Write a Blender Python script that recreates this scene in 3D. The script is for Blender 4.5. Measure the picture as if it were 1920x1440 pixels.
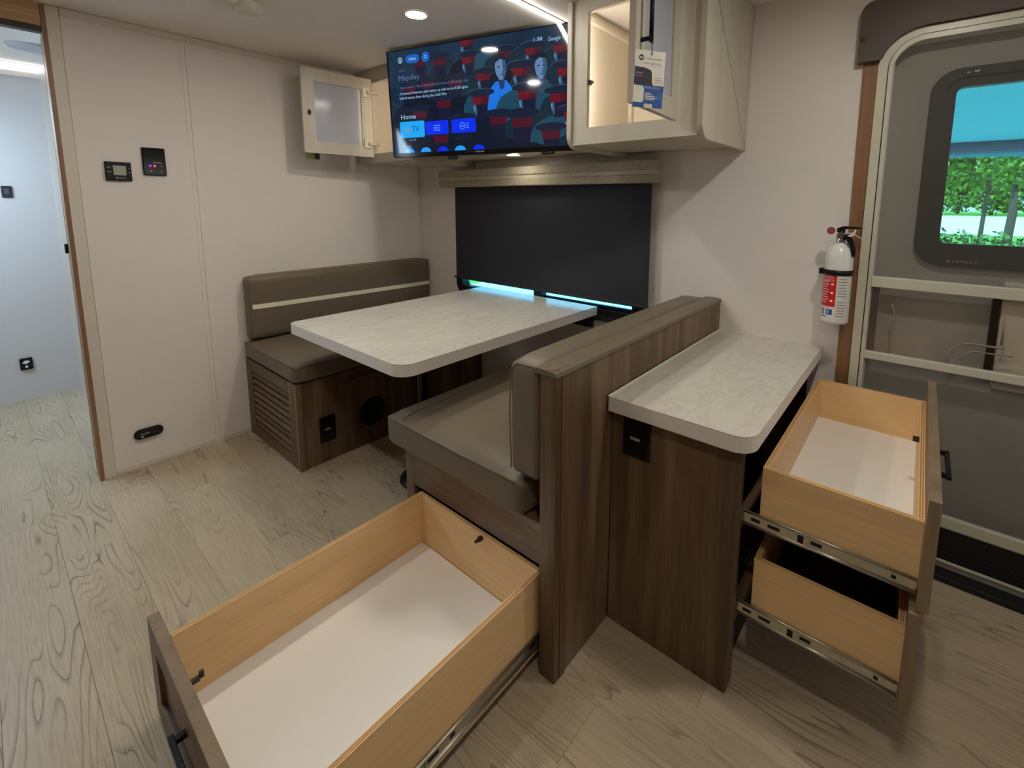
import bpy, bmesh, math, random
from mathutils import Vector, Matrix
random.seed(7)
for o in list(bpy.data.objects): bpy.data.objects.remove(o)
S = bpy.context.scene
C = S.collection

# ------------------------------------------------------------------ camera
cam_d = bpy.data.cameras.new('camera'); cam = bpy.data.objects.new('camera', cam_d); C.objects.link(cam)
cam_d.sensor_fit = 'HORIZONTAL'; cam_d.sensor_width = 36.0; cam_d.lens = 866.43 / 1920 * 36
cam_d.shift_x = (960 - 1028.34) / 1920; cam_d.shift_y = (494.07 - 720) / 1920
cam_d.clip_start = 0.02; cam_d.clip_end = 500
Rr = Vector((0.77647686, 0.63011015, 0.00669897)); Rd = Vector((0.08848106, -0.09849626, -0.99119604)); Rf = Vector((-0.62390286, 0.77023352, -0.13223288))
m = Matrix.Identity(4)
for i in range(3):
    m[i][0] = Rr[i]; m[i][1] = -Rd[i]; m[i][2] = -Rf[i]
m.translation = (2.72113, -1.9439, 1.23446)
cam.matrix_world = m
S.camera = cam

# ------------------------------------------------------------------ world, sun, large lights, exposure
w = bpy.data.worlds.new('world'); S.world = w; w.use_nodes = True
bg = w.node_tree.nodes['Background']; bg.inputs[0].default_value = (0.42, 0.72, 1.0, 1); bg.inputs[1].default_value = 3.0
sd = bpy.data.lights.new('sun', 'SUN'); sd.energy = 4.5; sd.angle = 0.01; sd.color = (1, .96, .88)
so = bpy.data.objects.new('sun', sd); C.objects.link(so); so.rotation_euler = (math.radians(38), 0, math.radians(-18))
def area(name, loc, rot, sx, sy, e, col):
    d = bpy.data.lights.new(name, 'AREA'); d.shape = 'RECTANGLE'; d.size = sx; d.size_y = sy; d.energy = e; d.color = col
    o = bpy.data.objects.new(name, d); C.objects.link(o); o.location = loc; o.rotation_euler = rot
    return o
# daylight of the bedroom window (on the rear wall, out of view), added fill from the right end for surfaces facing it
area('bedroom_window_light', (-.75, -2.40, 1.55), (math.radians(42), 0, 0), 1.0, .6, 29, (.58, .8, 1))
area('right_end_fill', (5.15, -.95, 1.25), (0, math.radians(90), 0), .9, 1.5, 7, (1, .97, .93))
S.view_settings.view_transform = 'Standard'; S.view_settings.look = 'None'; S.view_settings.gamma = 1.0
S.view_settings.use_curve_mapping = False; S.view_settings.exposure = 0.08
STRIP_E = 49.0; PUCK_E = 290.0

# ------------------------------------------------------------------ materials
def lin(c): return tuple(((v / 255) / 12.92 if v / 255 <= .04045 else ((v / 255 + .055) / 1.055) ** 2.4) for v in c)
def rgba(c): return (*lin(c), 1)
MATS = {}
def base(name, c, rough=.5, metal=0, spec=.5, emit=None, es=0):
    if name in MATS: return MATS[name]
    mt = bpy.data.materials.new(name); mt.use_nodes = True
    b = mt.node_tree.nodes['Principled BSDF']
    b.inputs['Base Color'].default_value = rgba(c); b.inputs['Roughness'].default_value = rough
    b.inputs['Metallic'].default_value = metal; b.inputs['Specular IOR Level'].default_value = spec
    if emit:
        b.inputs['Emission Color'].default_value = rgba(emit); b.inputs['Emission Strength'].default_value = es
    MATS[name] = mt
    return mt
def nd(mt, t, **k):
    n = mt.node_tree.nodes.new(t)
    for a, v in k.items(): setattr(n, a, v)
    return n
def lk(mt, a, b): mt.node_tree.links.new(a, b)
def coords(mt, scale, rnd=True):
    tc = nd(mt, 'ShaderNodeTexCoord'); mp = nd(mt, 'ShaderNodeMapping'); mp.inputs['Scale'].default_value = scale
    if rnd:
        oi = nd(mt, 'ShaderNodeObjectInfo'); mul = nd(mt, 'ShaderNodeVectorMath', operation='SCALE'); mul.inputs[0].default_value = (13.7, 7.3, 19.1)
        lk(mt, oi.outputs['Random'], mul.inputs['Scale']); add = nd(mt, 'ShaderNodeVectorMath', operation='ADD')
        lk(mt, tc.outputs['Object'], add.inputs[0]); lk(mt, mul.outputs[0], add.inputs[1]); lk(mt, add.outputs[0], mp.inputs['Vector'])
    else: lk(mt, tc.outputs['Object'], mp.inputs['Vector'])
    return mp.outputs[0]
def ramp(mt, stops):
    r = nd(mt, 'ShaderNodeValToRGB'); e = r.color_ramp.elements
    while len(e) < len(stops): e.new(.5)
    for i, (p, c) in enumerate(stops): e[i].position = p; e[i].color = c if len(c) == 4 else rgba(c)
    return r
def noise(mt, vec, scale, detail=4, rough=.55, dist=0):
    n = nd(mt, 'ShaderNodeTexNoise'); n.inputs['Scale'].default_value = scale; n.inputs['Detail'].default_value = detail
    n.inputs['Roughness'].default_value = rough; n.inputs['Distortion'].default_value = dist; lk(mt, vec, n.inputs['Vector']); return n
def bump(mt, h, s, d=.002):
    b = nd(mt, 'ShaderNodeBump'); b.inputs['Strength'].default_value = s; b.inputs['Distance'].default_value = d
    lk(mt, h, b.inputs['Height']); lk(mt, b.outputs[0], mt.node_tree.nodes['Principled BSDF'].inputs['Normal'])
def mixc(mt, mode, f, a, b):
    n = nd(mt, 'ShaderNodeMixRGB', blend_type=mode)
    for i, v in ((0, f), (1, a), (2, b)):
        if hasattr(v, 'links'): lk(mt, v, n.inputs[i])
        else: n.inputs[i].default_value = v
    return n.outputs[0]
def wood(name, dark, mid, light, axis, rough=.45, big=1.0, fine=1.0, contrast=.45):
    """laminate or veneer with the grain along axis"""
    mt = base(name, mid, rough)
    if mt.get('done'): return mt
    mt['done'] = 1
    a = [7.0] * 3; a['xyz'.index(axis)] = .55
    f = [120.0] * 3; f['xyz'.index(axis)] = 2.2
    n1 = noise(mt, coords(mt, a), 1.5 * big, 5, .6, .6); n2 = noise(mt, coords(mt, f), 1.2 * fine, 3, .6)
    r1 = ramp(mt, [(.28, dark), (.5, mid), (.72, light)]); lk(mt, n1.outputs['Fac'], r1.inputs[0])
    r2 = ramp(mt, [(.3, (.45, .45, .45, 1)), (.62, (1, 1, 1, 1))]); lk(mt, n2.outputs['Fac'], r2.inputs[0])
    c = mixc(mt, 'MULTIPLY', contrast, r1.outputs[0], r2.outputs[0])
    lk(mt, c, mt.node_tree.nodes['Principled BSDF'].inputs['Base Color']); bump(mt, n2.outputs['Fac'], .12, .0008)
    return mt
def plank_mat():
    mt = base('oak_vinyl_plank', (172, 152, 125), .42, 0, .4)
    v = coords(mt, (1.0, 9.5, 1)); n = noise(mt, v, 1.0, 1.5, .4, .25)
    mul = nd(mt, 'ShaderNodeMath', operation='MULTIPLY'); mul.inputs[1].default_value = 22; lk(mt, n.outputs['Fac'], mul.inputs[0])
    fr = nd(mt, 'ShaderNodeMath', operation='FRACT'); lk(mt, mul.outputs[0], fr.inputs[0])
    rl = ramp(mt, [(0, (.34, .32, .29, 1)), (.09, (.72, .7, .68, 1)), (.28, (1, 1, 1, 1)), (.95, (1, 1, 1, 1)), (1, (.34, .32, .29, 1))]); lk(mt, fr.outputs[0], rl.inputs[0])
    nm = noise(mt, coords(mt, (1.3, 5, 1)), 1.1, 2); rm = ramp(mt, [(.42, (0, 0, 0, 1)), (.6, (1, 1, 1, 1))]); lk(mt, nm.outputs['Fac'], rm.inputs[0])
    nf = noise(mt, coords(mt, (9, 260, 1)), 1.0, 3, .6); rf = ramp(mt, [(.35, (.66, .65, .63, 1)), (.6, (1, 1, 1, 1))]); lk(mt, nf.outputs['Fac'], rf.inputs[0])
    nb = noise(mt, coords(mt, (1.2, 2.5, 1)), 1.3, 3); rb = ramp(mt, [(.3, (178, 160, 134)), (.52, (189, 171, 145)), (.75, (200, 183, 158))]); lk(mt, nb.outputs['Fac'], rb.inputs[0])
    mk = nd(mt, 'ShaderNodeMath', operation='MULTIPLY'); mk.inputs[1].default_value = .95; lk(mt, rm.outputs[0], mk.inputs[0])
    c = mixc(mt, 'MULTIPLY', mk.outputs[0], rb.outputs[0], rl.outputs[0]); c = mixc(mt, 'MULTIPLY', .55, c, rf.outputs[0])
    lk(mt, c, mt.node_tree.nodes['Principled BSDF'].inputs['Base Color']); bump(mt, nf.outputs['Fac'], .15, .0006)
    return mt
def marble(name):
    mt = base(name, (226, 220, 208), .2, 0, .5)
    v = coords(mt, (3.0, 1.2, 3.0)); n = noise(mt, v, 3.6, 9, .66, .9)
    r = ramp(mt, [(.3, (206, 202, 193)), (.47, (203, 198, 188)), (.5, (194, 187, 175)), (.53, (204, 199, 189)), (.8, (209, 205, 197))]); lk(mt, n.outputs['Fac'], r.inputs[0])
    n2 = noise(mt, coords(mt, (40, 14, 40)), 1.5, 4); r2 = ramp(mt, [(.3, (.95, .945, .93, 1)), (.6, (1, 1, 1, 1))]); lk(mt, n2.outputs['Fac'], r2.inputs[0])
    c = mixc(mt, 'MULTIPLY', .8, r.outputs[0], r2.outputs[0]); lk(mt, c, mt.node_tree.nodes['Principled BSDF'].inputs['Base Color'])
    return mt
def weave(name, c1, c2, sc=420, rough=.8, b=.3, st=(1, 1, 1)):
    mt = base(name, c1, rough, 0, .3)
    n = noise(mt, coords(mt, tuple(sc * s for s in st)), 1.0, 2, .6); r = ramp(mt, [(.35, c1), (.65, c2)]); lk(mt, n.outputs['Fac'], r.inputs[0])
    lk(mt, r.outputs[0], mt.node_tree.nodes['Principled BSDF'].inputs['Base Color']); bump(mt, n.outputs['Fac'], b, .0006); return mt
M_wall = weave('wall_paper', (229, 221, 214), (231, 223, 217), 260, .75, .05, (1, 1, .12))
M_ceil = weave('ceiling_board', (230, 224, 217), (236, 230, 224), 150, .7, .06)
M_trim = base('vinyl_trim', (216, 206, 194), .45)
M_walnutZ = wood('walnut_laminate_upright', (78, 58, 42), (112, 88, 66), (148, 121, 95), 'z', .42)
M_walnutY = wood('walnut_laminate_along_y', (78, 58, 42), (112, 88, 66), (148, 121, 95), 'y', .42)
M_walnutX = wood('walnut_laminate_along_x', (78, 58, 42), (112, 88, 66), (148, 121, 95), 'x', .42)
M_jamb = wood('honey_wood_trim', (118, 82, 54), (146, 104, 70), (164, 122, 86), 'z', .4)
M_jambY = wood('honey_wood_header', (178, 138, 90), (202, 162, 110), (214, 178, 128), 'y', .4)
M_birchY = wood('birch_ply_along_y', (224, 184, 130), (235, 197, 144), (240, 206, 156), 'y', .4, .6, .8, .18)
M_birchX = wood('birch_ply_along_x', (224, 184, 130), (235, 197, 144), (240, 206, 156), 'x', .4, .6, .8, .18)
M_ply = base('birch_ply_core', (176, 124, 70), .6)
M_plye = base('birch_ply_edge', (226, 186, 126), .5)
M_taupe = wood('taupe_drawer_front', (118, 98, 74), (134, 112, 86), (146, 124, 96), 'z', .45, 1, 1, .3)
M_cab = wood('cream_cabinet', (188, 178, 160), (197, 188, 171), (205, 197, 182), 'z', .4, .6, 1, .12)
M_cabin = base('cabinet_lining', (226, 216, 200), .6)
M_white = base('white_panel', (238, 232, 226), .5)
M_vinyl = weave('taupe_vinyl', (110, 98, 82), (115, 103, 87), 320, .42, .12)
M_pip = base('piping', (120, 110, 92), .45)
M_stripe = base('cream_stripe', (236, 231, 204), .45)
M_marble = marble('marble_laminate')
M_mede = base('marble_edge', (226, 220, 213), .4)
M_black = base('black_plastic', (14, 13, 14), .4, 0, .3)
M_blk2 = base('black_matte', (26, 25, 27), .6)
M_shade = weave('blackout_fabric', (44, 45, 53), (52, 54, 61), 520, .8, .1)
M_val = weave('linen_valance', (158, 148, 130), (186, 176, 156), 260, .85, .4, (.25, 1, 1))
M_valb = base('valance_band', (190, 180, 160), .5)
M_alu = base('white_aluminium', (206, 202, 182), .35)
M_steel = base('zinc_steel', (190, 186, 172), .3, .9)
M_chrome = base('chrome', (200, 200, 198), .15, 1)
M_brown = base('brown_valance', (84, 71, 60), .55)
M_dgrey = base('door_inner_skin', (168, 164, 156), .6)
M_gloss = base('glossy_black', (9, 9, 11), .12, 0, .35)
M_ext = base('white_enamel', (228, 226, 220), .18)
M_red = base('red_print', (214, 28, 22), .4)
M_blue = base('blue_print', (34, 84, 168), .4)
M_greyp = base('grey_print', (150, 148, 146), .5)
M_paper = base('paper', (226, 220, 208), .6)
M_nylon = base('white_nylon', (232, 230, 224), .5)
M_ink = base('dark_ink', (34, 30, 46), .5)
M_navy = base('navy_ink', (28, 36, 74), .5)
M_tblue = base('tag_blue', (28, 78, 150), .5)
M_lcd = base('lcd_display', (132, 138, 122), .3, emit=(132, 138, 122), es=.15)
M_whl = base('white_mark', (225, 225, 220), .5)
M_frost = base('frosted_panel', (176, 178, 190), .12, 0, .6)
M_led = base('led_strip', (255, 250, 240), .5, emit=(255, 250, 240), es=STRIP_E)
M_puck = base('lamp_diffuser', (255, 250, 240), .5, emit=(255, 250, 236), es=PUCK_E)
M_cabled = base('cabinet_led', (255, 240, 210), .5, emit=(255, 246, 230), es=38)
M_bedled = base('bedroom_led', (255, 250, 240), .5, emit=(246, 250, 255), es=12)
M_shelfpuck = base('shelf_lamp_diffuser', (255, 250, 240), .5, emit=(255, 248, 226), es=42)
M_lring = base('lamp_ring', (226, 222, 206), .4)
M_plank = plank_mat()
def glass(name, tint, alpha=.85, rough=.02):
    mt = bpy.data.materials.new(name); mt.use_nodes = True; nt = mt.node_tree; nt.nodes.clear()
    o = nd(mt, 'ShaderNodeOutputMaterial'); t = nd(mt, 'ShaderNodeBsdfTransparent'); g = nd(mt, 'ShaderNodeBsdfGlossy'); x = nd(mt, 'ShaderNodeMixShader')
    t.inputs[0].default_value = (*tint, 1); g.inputs['Roughness'].default_value = rough; x.inputs[0].default_value = 1 - alpha
    lk(mt, t.outputs[0], x.inputs[1]); lk(mt, g.outputs[0], x.inputs[2]); lk(mt, x.outputs[0], o.inputs[0]); return mt
M_glassd = glass('tinted_door_glass', (.72, .97, 1.0), .95)
M_glassw = glass('tinted_window_glass', (.55, .95, 1.0), .95)
M_acryl = glass('clear_acrylic', (.97, .96, .95), .93, .1)
def mesh_mat():
    mt = bpy.data.materials.new('insect_mesh'); mt.use_nodes = True; nt = mt.node_tree; nt.nodes.clear()
    o = nd(mt, 'ShaderNodeOutputMaterial'); t = nd(mt, 'ShaderNodeBsdfTransparent'); g = nd(mt, 'ShaderNodeBsdfDiffuse'); x = nd(mt, 'ShaderNodeMixShader')
    g.inputs[0].default_value = rgba((128, 122, 114)); x.inputs[0].default_value = .15
    lk(mt, t.outputs[0], x.inputs[1]); lk(mt, g.outputs[0], x.inputs[2]); lk(mt, x.outputs[0], o.inputs[0]); return mt
M_mesh = mesh_mat()

# ------------------------------------------------------------------ helpers
def add_box(bm, x0, x1, y0, y1, z0, z1, bev=0, seg=2, mi=0):
    t = bmesh.new(); bmesh.ops.create_cube(t, size=1)
    for v in t.verts: v.co = Vector(((x0 + x1) / 2 + v.co.x * (x1 - x0), (y0 + y1) / 2 + v.co.y * (y1 - y0), (z0 + z1) / 2 + v.co.z * (z1 - z0)))
    if bev: bmesh.ops.bevel(t, geom=t.edges[:], offset=min(bev, .49 * min(x1 - x0, y1 - y0, z1 - z0)), segments=seg, profile=.5, affect='EDGES')
    merge(bm, t, mi)
def merge(bm, t, mi=0):
    t.verts.index_update(); vs = [bm.verts.new(v.co) for v in t.verts]
    for f in t.faces:
        nf = bm.faces.new([vs[v.index] for v in f.verts]); nf.material_index = mi; nf.smooth = f.smooth
    t.free()
def rbox(bm, x0, x1, y0, y1, z0, z1, r=.03, n=14, puff=(0, 0, 0, 0, 0, 0), mi=0):
    """cushion: rounded box; puff bulges -x +x -y +y -z +z faces"""
    t = bmesh.new(); bmesh.ops.create_cube(t, size=2); bmesh.ops.subdivide_edges(t, edges=t.edges[:], cuts=n, use_grid_fill=True)
    h = Vector(((x1 - x0) / 2, (y1 - y0) / 2, (z1 - z0) / 2)); c = Vector(((x0 + x1) / 2, (y0 + y1) / 2, (z0 + z1) / 2))
    for v in t.verts:
        p = Vector([math.copysign(abs(k) ** .8, k) for k in v.co]); q = Vector([p[i] * h[i] for i in range(3)])
        inn = Vector([max(-(h[i] - r), min(h[i] - r, q[i])) for i in range(3)]); d = q - inn
        if d.length > 1e-9: q = inn + d.normalized() * min(r, d.length) if sum(abs(k) > 1e-6 for k in d) > 1 else inn + d
        for i in range(3):
            j, k = [a for a in range(3) if a != i]
            wgt = (1 - v.co[j] ** 2) * (1 - v.co[k] ** 2)
            wgt = max(0, wgt) ** .5
            if v.co[i] > .99: q[i] += puff[i * 2 + 1] * wgt
            elif v.co[i] < -.99: q[i] -= puff[i * 2] * wgt
        v.co = c + q
    for f in t.faces: f.smooth = True
    merge(bm, t, mi)
def add_prism(bm, pts, a, b, axis='z', mi=0, bev=0):
    """extrude outline pts (2D, in the two other axes in xyz order) from a to b along axis"""
    t = bmesh.new(); i = 'xyz'.index(axis)
    def P(p, h):
        q = list(p); q.insert(i, h); return Vector(q)
    lo = [t.verts.new(P(p, a)) for p in pts]; hi = [t.verts.new(P(p, b)) for p in pts]; n = len(pts)
    t.faces.new(lo[::-1]); t.faces.new(hi)
    for k in range(n): t.faces.new([lo[k], lo[(k + 1) % n], hi[(k + 1) % n], hi[k]])
    bmesh.ops.recalc_face_normals(t, faces=t.faces[:])
    if bev:
        es = [e for e in t.edges if abs(e.verts[0].co[i] - e.verts[1].co[i]) < 1e-6]
        bmesh.ops.bevel(t, geom=es, offset=bev, segments=2, profile=.5, affect='EDGES')
    merge(bm, t, mi)
def rrect(x0, x1, y0, y1, r, n=7):
    """rounded rectangle outline; r = radius or 4 radii (x0y0, x1y0, x1y1, x0y1)"""
    r = [r] * 4 if not isinstance(r, (list, tuple)) else r
    out = []
    for (cx, cy, a0, rr) in ((x0 + r[0], y0 + r[0], 180, r[0]), (x1 - r[1], y0 + r[1], 270, r[1]), (x1 - r[2], y1 - r[2], 0, r[2]), (x0 + r[3], y1 - r[3], 90, r[3])):
        if rr < 1e-5: out.append((cx, cy)); continue
        for k in range(n + 1):
            a = math.radians(a0 + 90 * k / n); out.append((cx + rr * math.cos(a), cy + rr * math.sin(a)))
    return out
def add_ring(bm, outer, inner, a, b, axis='y', mi=0):
    """frame between two outlines with equal point counts"""
    t = bmesh.new(); i = 'xyz'.index(axis); n = len(outer)
    def P(p, h):
        q = list(p); q.insert(i, h); return Vector(q)
    L = [[t.verts.new(P(p, h)) for p in o] for o in (outer, inner) for h in (a, b)]
    oa, ob, ia, ib = L
    for k in range(n):
        j = (k + 1) % n
        for q in ((oa[k], oa[j], ob[j], ob[k]), (ia[j], ia[k], ib[k], ib[j]), (oa[j], oa[k], ia[k], ia[j]), (ob[k], ob[j], ib[j], ib[k])): t.faces.new(q)
    bmesh.ops.recalc_face_normals(t, faces=t.faces[:]); merge(bm, t, mi)
def tube(bm, pts, r, n=8, mi=0, cap=True, close=False):
    pts = [Vector(p) for p in pts]; rings = []; N = len(pts)
    up = None
    for k, p in enumerate(pts):
        a = pts[(k - 1) % N] if close or k else p; b = pts[(k + 1) % N] if close or k < N - 1 else p
        d = (b - a).normalized()
        if up is None or abs(up.dot(d)) > .95: up = Vector((0, 0, 1)) if abs(d.z) < .9 else Vector((1, 0, 0))
        s = d.cross(up).normalized(); u = s.cross(d).normalized(); up = u
        rr = r[k] if isinstance(r, (list, tuple)) else r
        rings.append([bm.verts.new(p + s * rr * math.cos(2 * math.pi * i / n) + u * rr * math.sin(2 * math.pi * i / n)) for i in range(n)])
    for k in range(N if close else N - 1):
        A = rings[k]; B = rings[(k + 1) % N]
        for i in range(n):
            f = bm.faces.new([A[i], A[(i + 1) % n], B[(i + 1) % n], B[i]]); f.smooth = True; f.material_index = mi
    if cap and not close:
        bm.faces.new(rings[0][::-1]).material_index = mi; bm.faces.new(rings[-1]).material_index = mi
def lathe(bm, prof, c, axis='z', n=32, mi=0, a0=0, a1=360):
    """prof: list of (radius, height); revolve about axis through c"""
    full = a1 - a0 >= 360; steps = n if full else n + 1; rings = []; c = Vector(c); k = 'xyz'.index(axis)
    for r, h in prof:
        ring = []
        for i in range(steps):
            a = math.radians(a0 + (a1 - a0) * i / n); q = [r * math.cos(a), r * math.sin(a)]; q.insert(k, h); ring.append(bm.verts.new(c + Vector(q)))
        rings.append(ring)
    for A, B in zip(rings, rings[1:]):
        for i in range(n):
            f = bm.faces.new([A[i], A[(i + 1) % steps], B[(i + 1) % steps], B[i]]); f.smooth = True; f.material_index = mi
    return rings
def disc(bm, c, r, axis='z', n=28, mi=0):
    c = Vector(c); k = 'xyz'.index(axis); vs = []
    for i in range(n):
        a = 2 * math.pi * i / n; q = [r * math.cos(a), r * math.sin(a)]; q.insert(k, 0); vs.append(bm.verts.new(c + Vector(q)))
    bm.faces.new(vs).material_index = mi
def world_loc(o):
    v = Vector((0, 0, 0))
    while o: v = v + o.location; o = o.parent
    return v
def obj(name, bm, mat, parent=None, fix=False):
    me = bpy.data.meshes.new(name)
    if fix: bmesh.ops.recalc_face_normals(bm, faces=bm.faces[:])
    cs = [v.co for v in bm.verts]
    lo = Vector([min(v[i] for v in cs) for i in range(3)]); hi = Vector([max(v[i] for v in cs) for i in range(3)])
    org = Vector(((lo.x + hi.x) / 2, (lo.y + hi.y) / 2, lo.z if parent is None else (lo.z + hi.z) / 2))
    for v in bm.verts: v.co -= org
    bm.to_mesh(me); bm.free()
    for mt in (mat if isinstance(mat, (list, tuple)) else [mat]): me.materials.append(mt)
    o = bpy.data.objects.new(name, me); C.objects.link(o)
    if parent: o.parent = parent; o.location = org - world_loc(parent)
    else: o.location = org
    return o
def box(name, b, mat, parent=None, bev=0, seg=2):
    bm = bmesh.new(); add_box(bm, *b, bev, seg); return obj(name, bm, mat, parent)
def boxes(name, bs, mat, parent=None, bev=0):
    bm = bmesh.new()
    for b in bs: add_box(bm, *b[:6], bev, 2, b[6] if len(b) > 6 else 0)
    return obj(name, bm, mat, parent)
def tag(o, label, cat, group=None):
    o['label'] = label; o['category'] = cat
    if group: o['group'] = group
    return o
def thing(name, label, cat, loc, group=None):
    o = bpy.data.objects.new(name, None); o.empty_display_size = .05; C.objects.link(o); o.location = loc
    return tag(o, label, cat, group)
def struct(o, label=None):
    o['kind'] = 'structure'
    if label: o['label'] = label
    return o
def sroot(name, loc, label=None):
    o = bpy.data.objects.new(name, None); o.empty_display_size = .05; C.objects.link(o); o.location = loc
    return struct(o, label)
_fc = {}
def text_geo(s):
    if s in _fc: return _fc[s]
    cu = bpy.data.curves.new('t', 'FONT'); cu.body = s; cu.size = 1; cu.resolution_u = 2
    o = bpy.data.objects.new('t', cu); C.objects.link(o); dg = bpy.context.evaluated_depsgraph_get(); me = bpy.data.meshes.new_from_object(o.evaluated_get(dg))
    vs = [tuple(v.co) for v in me.vertices]; fs = [tuple(p.vertices) for p in me.polygons]
    bpy.data.objects.remove(o); bpy.data.curves.remove(cu); bpy.data.meshes.remove(me)
    _fc[s] = (vs, fs); return vs, fs
class Sheet:
    """flat print on a plane: origin, x axis, y axis, normal"""
    def __init__(s, o, ax, ay): s.o = Vector(o); s.ax = Vector(ax); s.ay = Vector(ay); s.n = s.ax.cross(s.ay).normalized()
    def P(s, u, v, l=0): return s.o + s.ax * u + s.ay * v + s.n * l
    def poly(s, bm, pts, l, mi=0):
        f = bm.faces.new([bm.verts.new(s.P(u, v, l)) for u, v in pts]); f.material_index = mi
    def rect(s, bm, u0, u1, v0, v1, l, mi=0): s.poly(bm, [(u0, v0), (u1, v0), (u1, v1), (u0, v1)], l, mi)
    def ell(s, bm, u, v, ru, rv, l, mi=0, n=20, a0=0, a1=360):
        k = n if a1 - a0 >= 360 else n + 1
        s.poly(bm, [(u + ru * math.cos(math.radians(a0 + (a1 - a0) * i / n)), v + rv * math.sin(math.radians(a0 + (a1 - a0) * i / n))) for i in range(k)], l, mi)
    def line(s, bm, pts, wd, l, mi=0):
        """polyline in sheet units; wd in sheet u units (aspect corrected)"""
        la, lb = s.ax.length, s.ay.length
        for (a, b), (c, d) in zip(pts, pts[1:]):
            dx, dy = (c - a) * la, (d - b) * lb; L = math.hypot(dx, dy) or 1; nx, ny = -dy / L * wd * la / 2, dx / L * wd * la / 2
            s.poly(bm, [(a + nx / la, b + ny / lb), (a - nx / la, b - ny / lb), (c - nx / la, d - ny / lb), (c + nx / la, d + ny / lb)], l, mi)
    def text(s, bm, t, u, v, h, l, mi=0, width=None):
        """text with cap height h in sheet v units; stretched to width (u units) when given"""
        vs, fs = text_geo(t); hx = max(p[0] for p in vs); x0 = min(p[0] for p in vs); k = h * s.ay.length / .69
        kx = width * s.ax.length / (hx - x0) if width else k
        nv = [bm.verts.new(s.o + s.ax * u + s.ay * v + s.ax.normalized() * (p[0] - x0) * kx + s.ay.normalized() * p[1] * k + s.n * l) for p in vs]
        for f in fs:
            try: bm.faces.new([nv[i] for i in f]).material_index = mi
            except ValueError: pass

# ================================================================== the setting
H = 1.98; YB = -2.45; XR = 5.2
# floor planks
fl = box('floor', (-1.60, XR, YB - .05, .25, -.06, -.0035), base('subfloor', (96, 82, 66), .8)); struct(fl, 'oak-look vinyl plank floor')
seams = [-.94 + .155 * k for k in range(-10, 8)]
for i, y0 in enumerate(seams):
    y1 = y0 + .155; y0c = max(y0, YB); y1c = min(y1, 0)
    if y1c - y0c < .01: continue
    off = {round(-1.87, 2): .54, round(-1.25, 2): .975}.get(round(y0, 2), (i * .47 + .13 * (i % 3)) % 1.22)
    x = off - 1.22 * 3
    while x < 3.6:
        a, b = max(x, -1.50), min(x + 1.22, 3.6)
        if b - a > .02: box('floor_plank', (a + .0002, b - .0002, y0c + .0002, y1c - .0002, -.004, 0), M_plank, fl, .0006, 1)
        x += 1.22
# left wall with its panels
wl = box('wall_left', (-.045, -.004, -1.695, 0.0, 0, H), M_wall); struct(wl)
for a, b in ((-1.66, -1.266), (-1.262, -.004)):
    box('wall_panel', (-.004, 0, a, b, .0, H - .001), M_wall, wl)
box('batten', (-.003, .0015, -1.281, -1.2635, .0, H - .03), M_wall, wl, .0008)
box('corner_batten', (-.003, .004, -1.699, -1.662, 0, H - .002), M_trim, wl, .001)
box('ceiling_batten', (-.003, .006, -1.66, -.46, H - .03, H - .001), M_trim, wl, .002)
bb = struct(boxes('baseboard_left', [(0.0, .006, -1.655, -1.285, 0, .022), (0, .006, -1.245, -1.124, 0, .022)], M_trim, None, .0015))
# window wall with window and door openings
WX0, WX1, WZ0, WZ1 = .45, 1.69, .690, 1.27
DX0, DX1, DZ1 = 2.60, 3.30, 1.75
wb = boxes('wall_back', [(-.045, WX0, 0, .05, 0, H), (WX0, WX1, 0, .05, 0, WZ0), (WX0, WX1, 0, .05, WZ1, H), (WX1, DX0, 0, .05, 0, H), (DX0, DX1, 0, .05, DZ1, H), (DX1, XR, 0, .05, 0, H)], M_wall); struct(wb)
M_kit = wood('kitchen_panelling', (96, 80, 66), (120, 102, 86), (140, 122, 104), 'z')
struct(box('wall_right', (XR, XR + .05, YB, .05, 0, H), M_kit))
struct(boxes('wall_rear', [(-.045, XR + .05, YB - .05, YB, 0, 2.05)], M_kit))
struct(box('wall_bedroom_rear', (-1.6, -.045, YB - .05, YB, 0, 2.05), M_wall))
cl = struct(box('ceiling', (-.045, XR + .05, YB, .06, H, H + .06), M_ceil))
struct(box('ceiling_bedroom', (-1.6, -.045, YB, .06, 2.02, 2.08), M_ceil))
wbd = struct(box('wall_bedroom', (-1.56, -1.495, YB, .06, 0, 2.02), base('bedroom_wall', (206, 200, 198), .7)))
box('batten', (-1.495, -1.492, -1.62, -1.585, 0, 2.0), M_trim, wbd)
box('ceiling_batten', (-1.495, -1.49, -2.4, -1.62, 1.945, 1.975), M_trim, wbd)
struct(box('wall_bedroom_side', (-1.5, -.045, 0, .06, 0, 2.02), M_wall))
# pocket doorway: jamb, dark slot, header
j = struct(boxes('trim_1', [(-.062, .004, -1.713, -1.699, 0, H - .001)], M_jamb, None, .001), 'honey wood door jamb')
struct(box('trim_2', (-.092, -.063, -1.712, -1.70, 0, 1.87), base('slot_dark', (38, 22, 18), .6)), 'dark pocket door slot')
lt = box('latch_catch', (-.10, -.07, -1.722, -1.7125, 1.005, 1.045), M_black, j, .003)
hd = struct(box('trim_3', (-.045, .004, YB, -1.714, 1.896, H - .001), M_jambY), 'honey wood header over the bedroom doorway')
box('pocket_door_track', (-.04, .0, YB, -1.714, 1.874, 1.896), base('track', (52, 34, 32), .5), hd)

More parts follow.
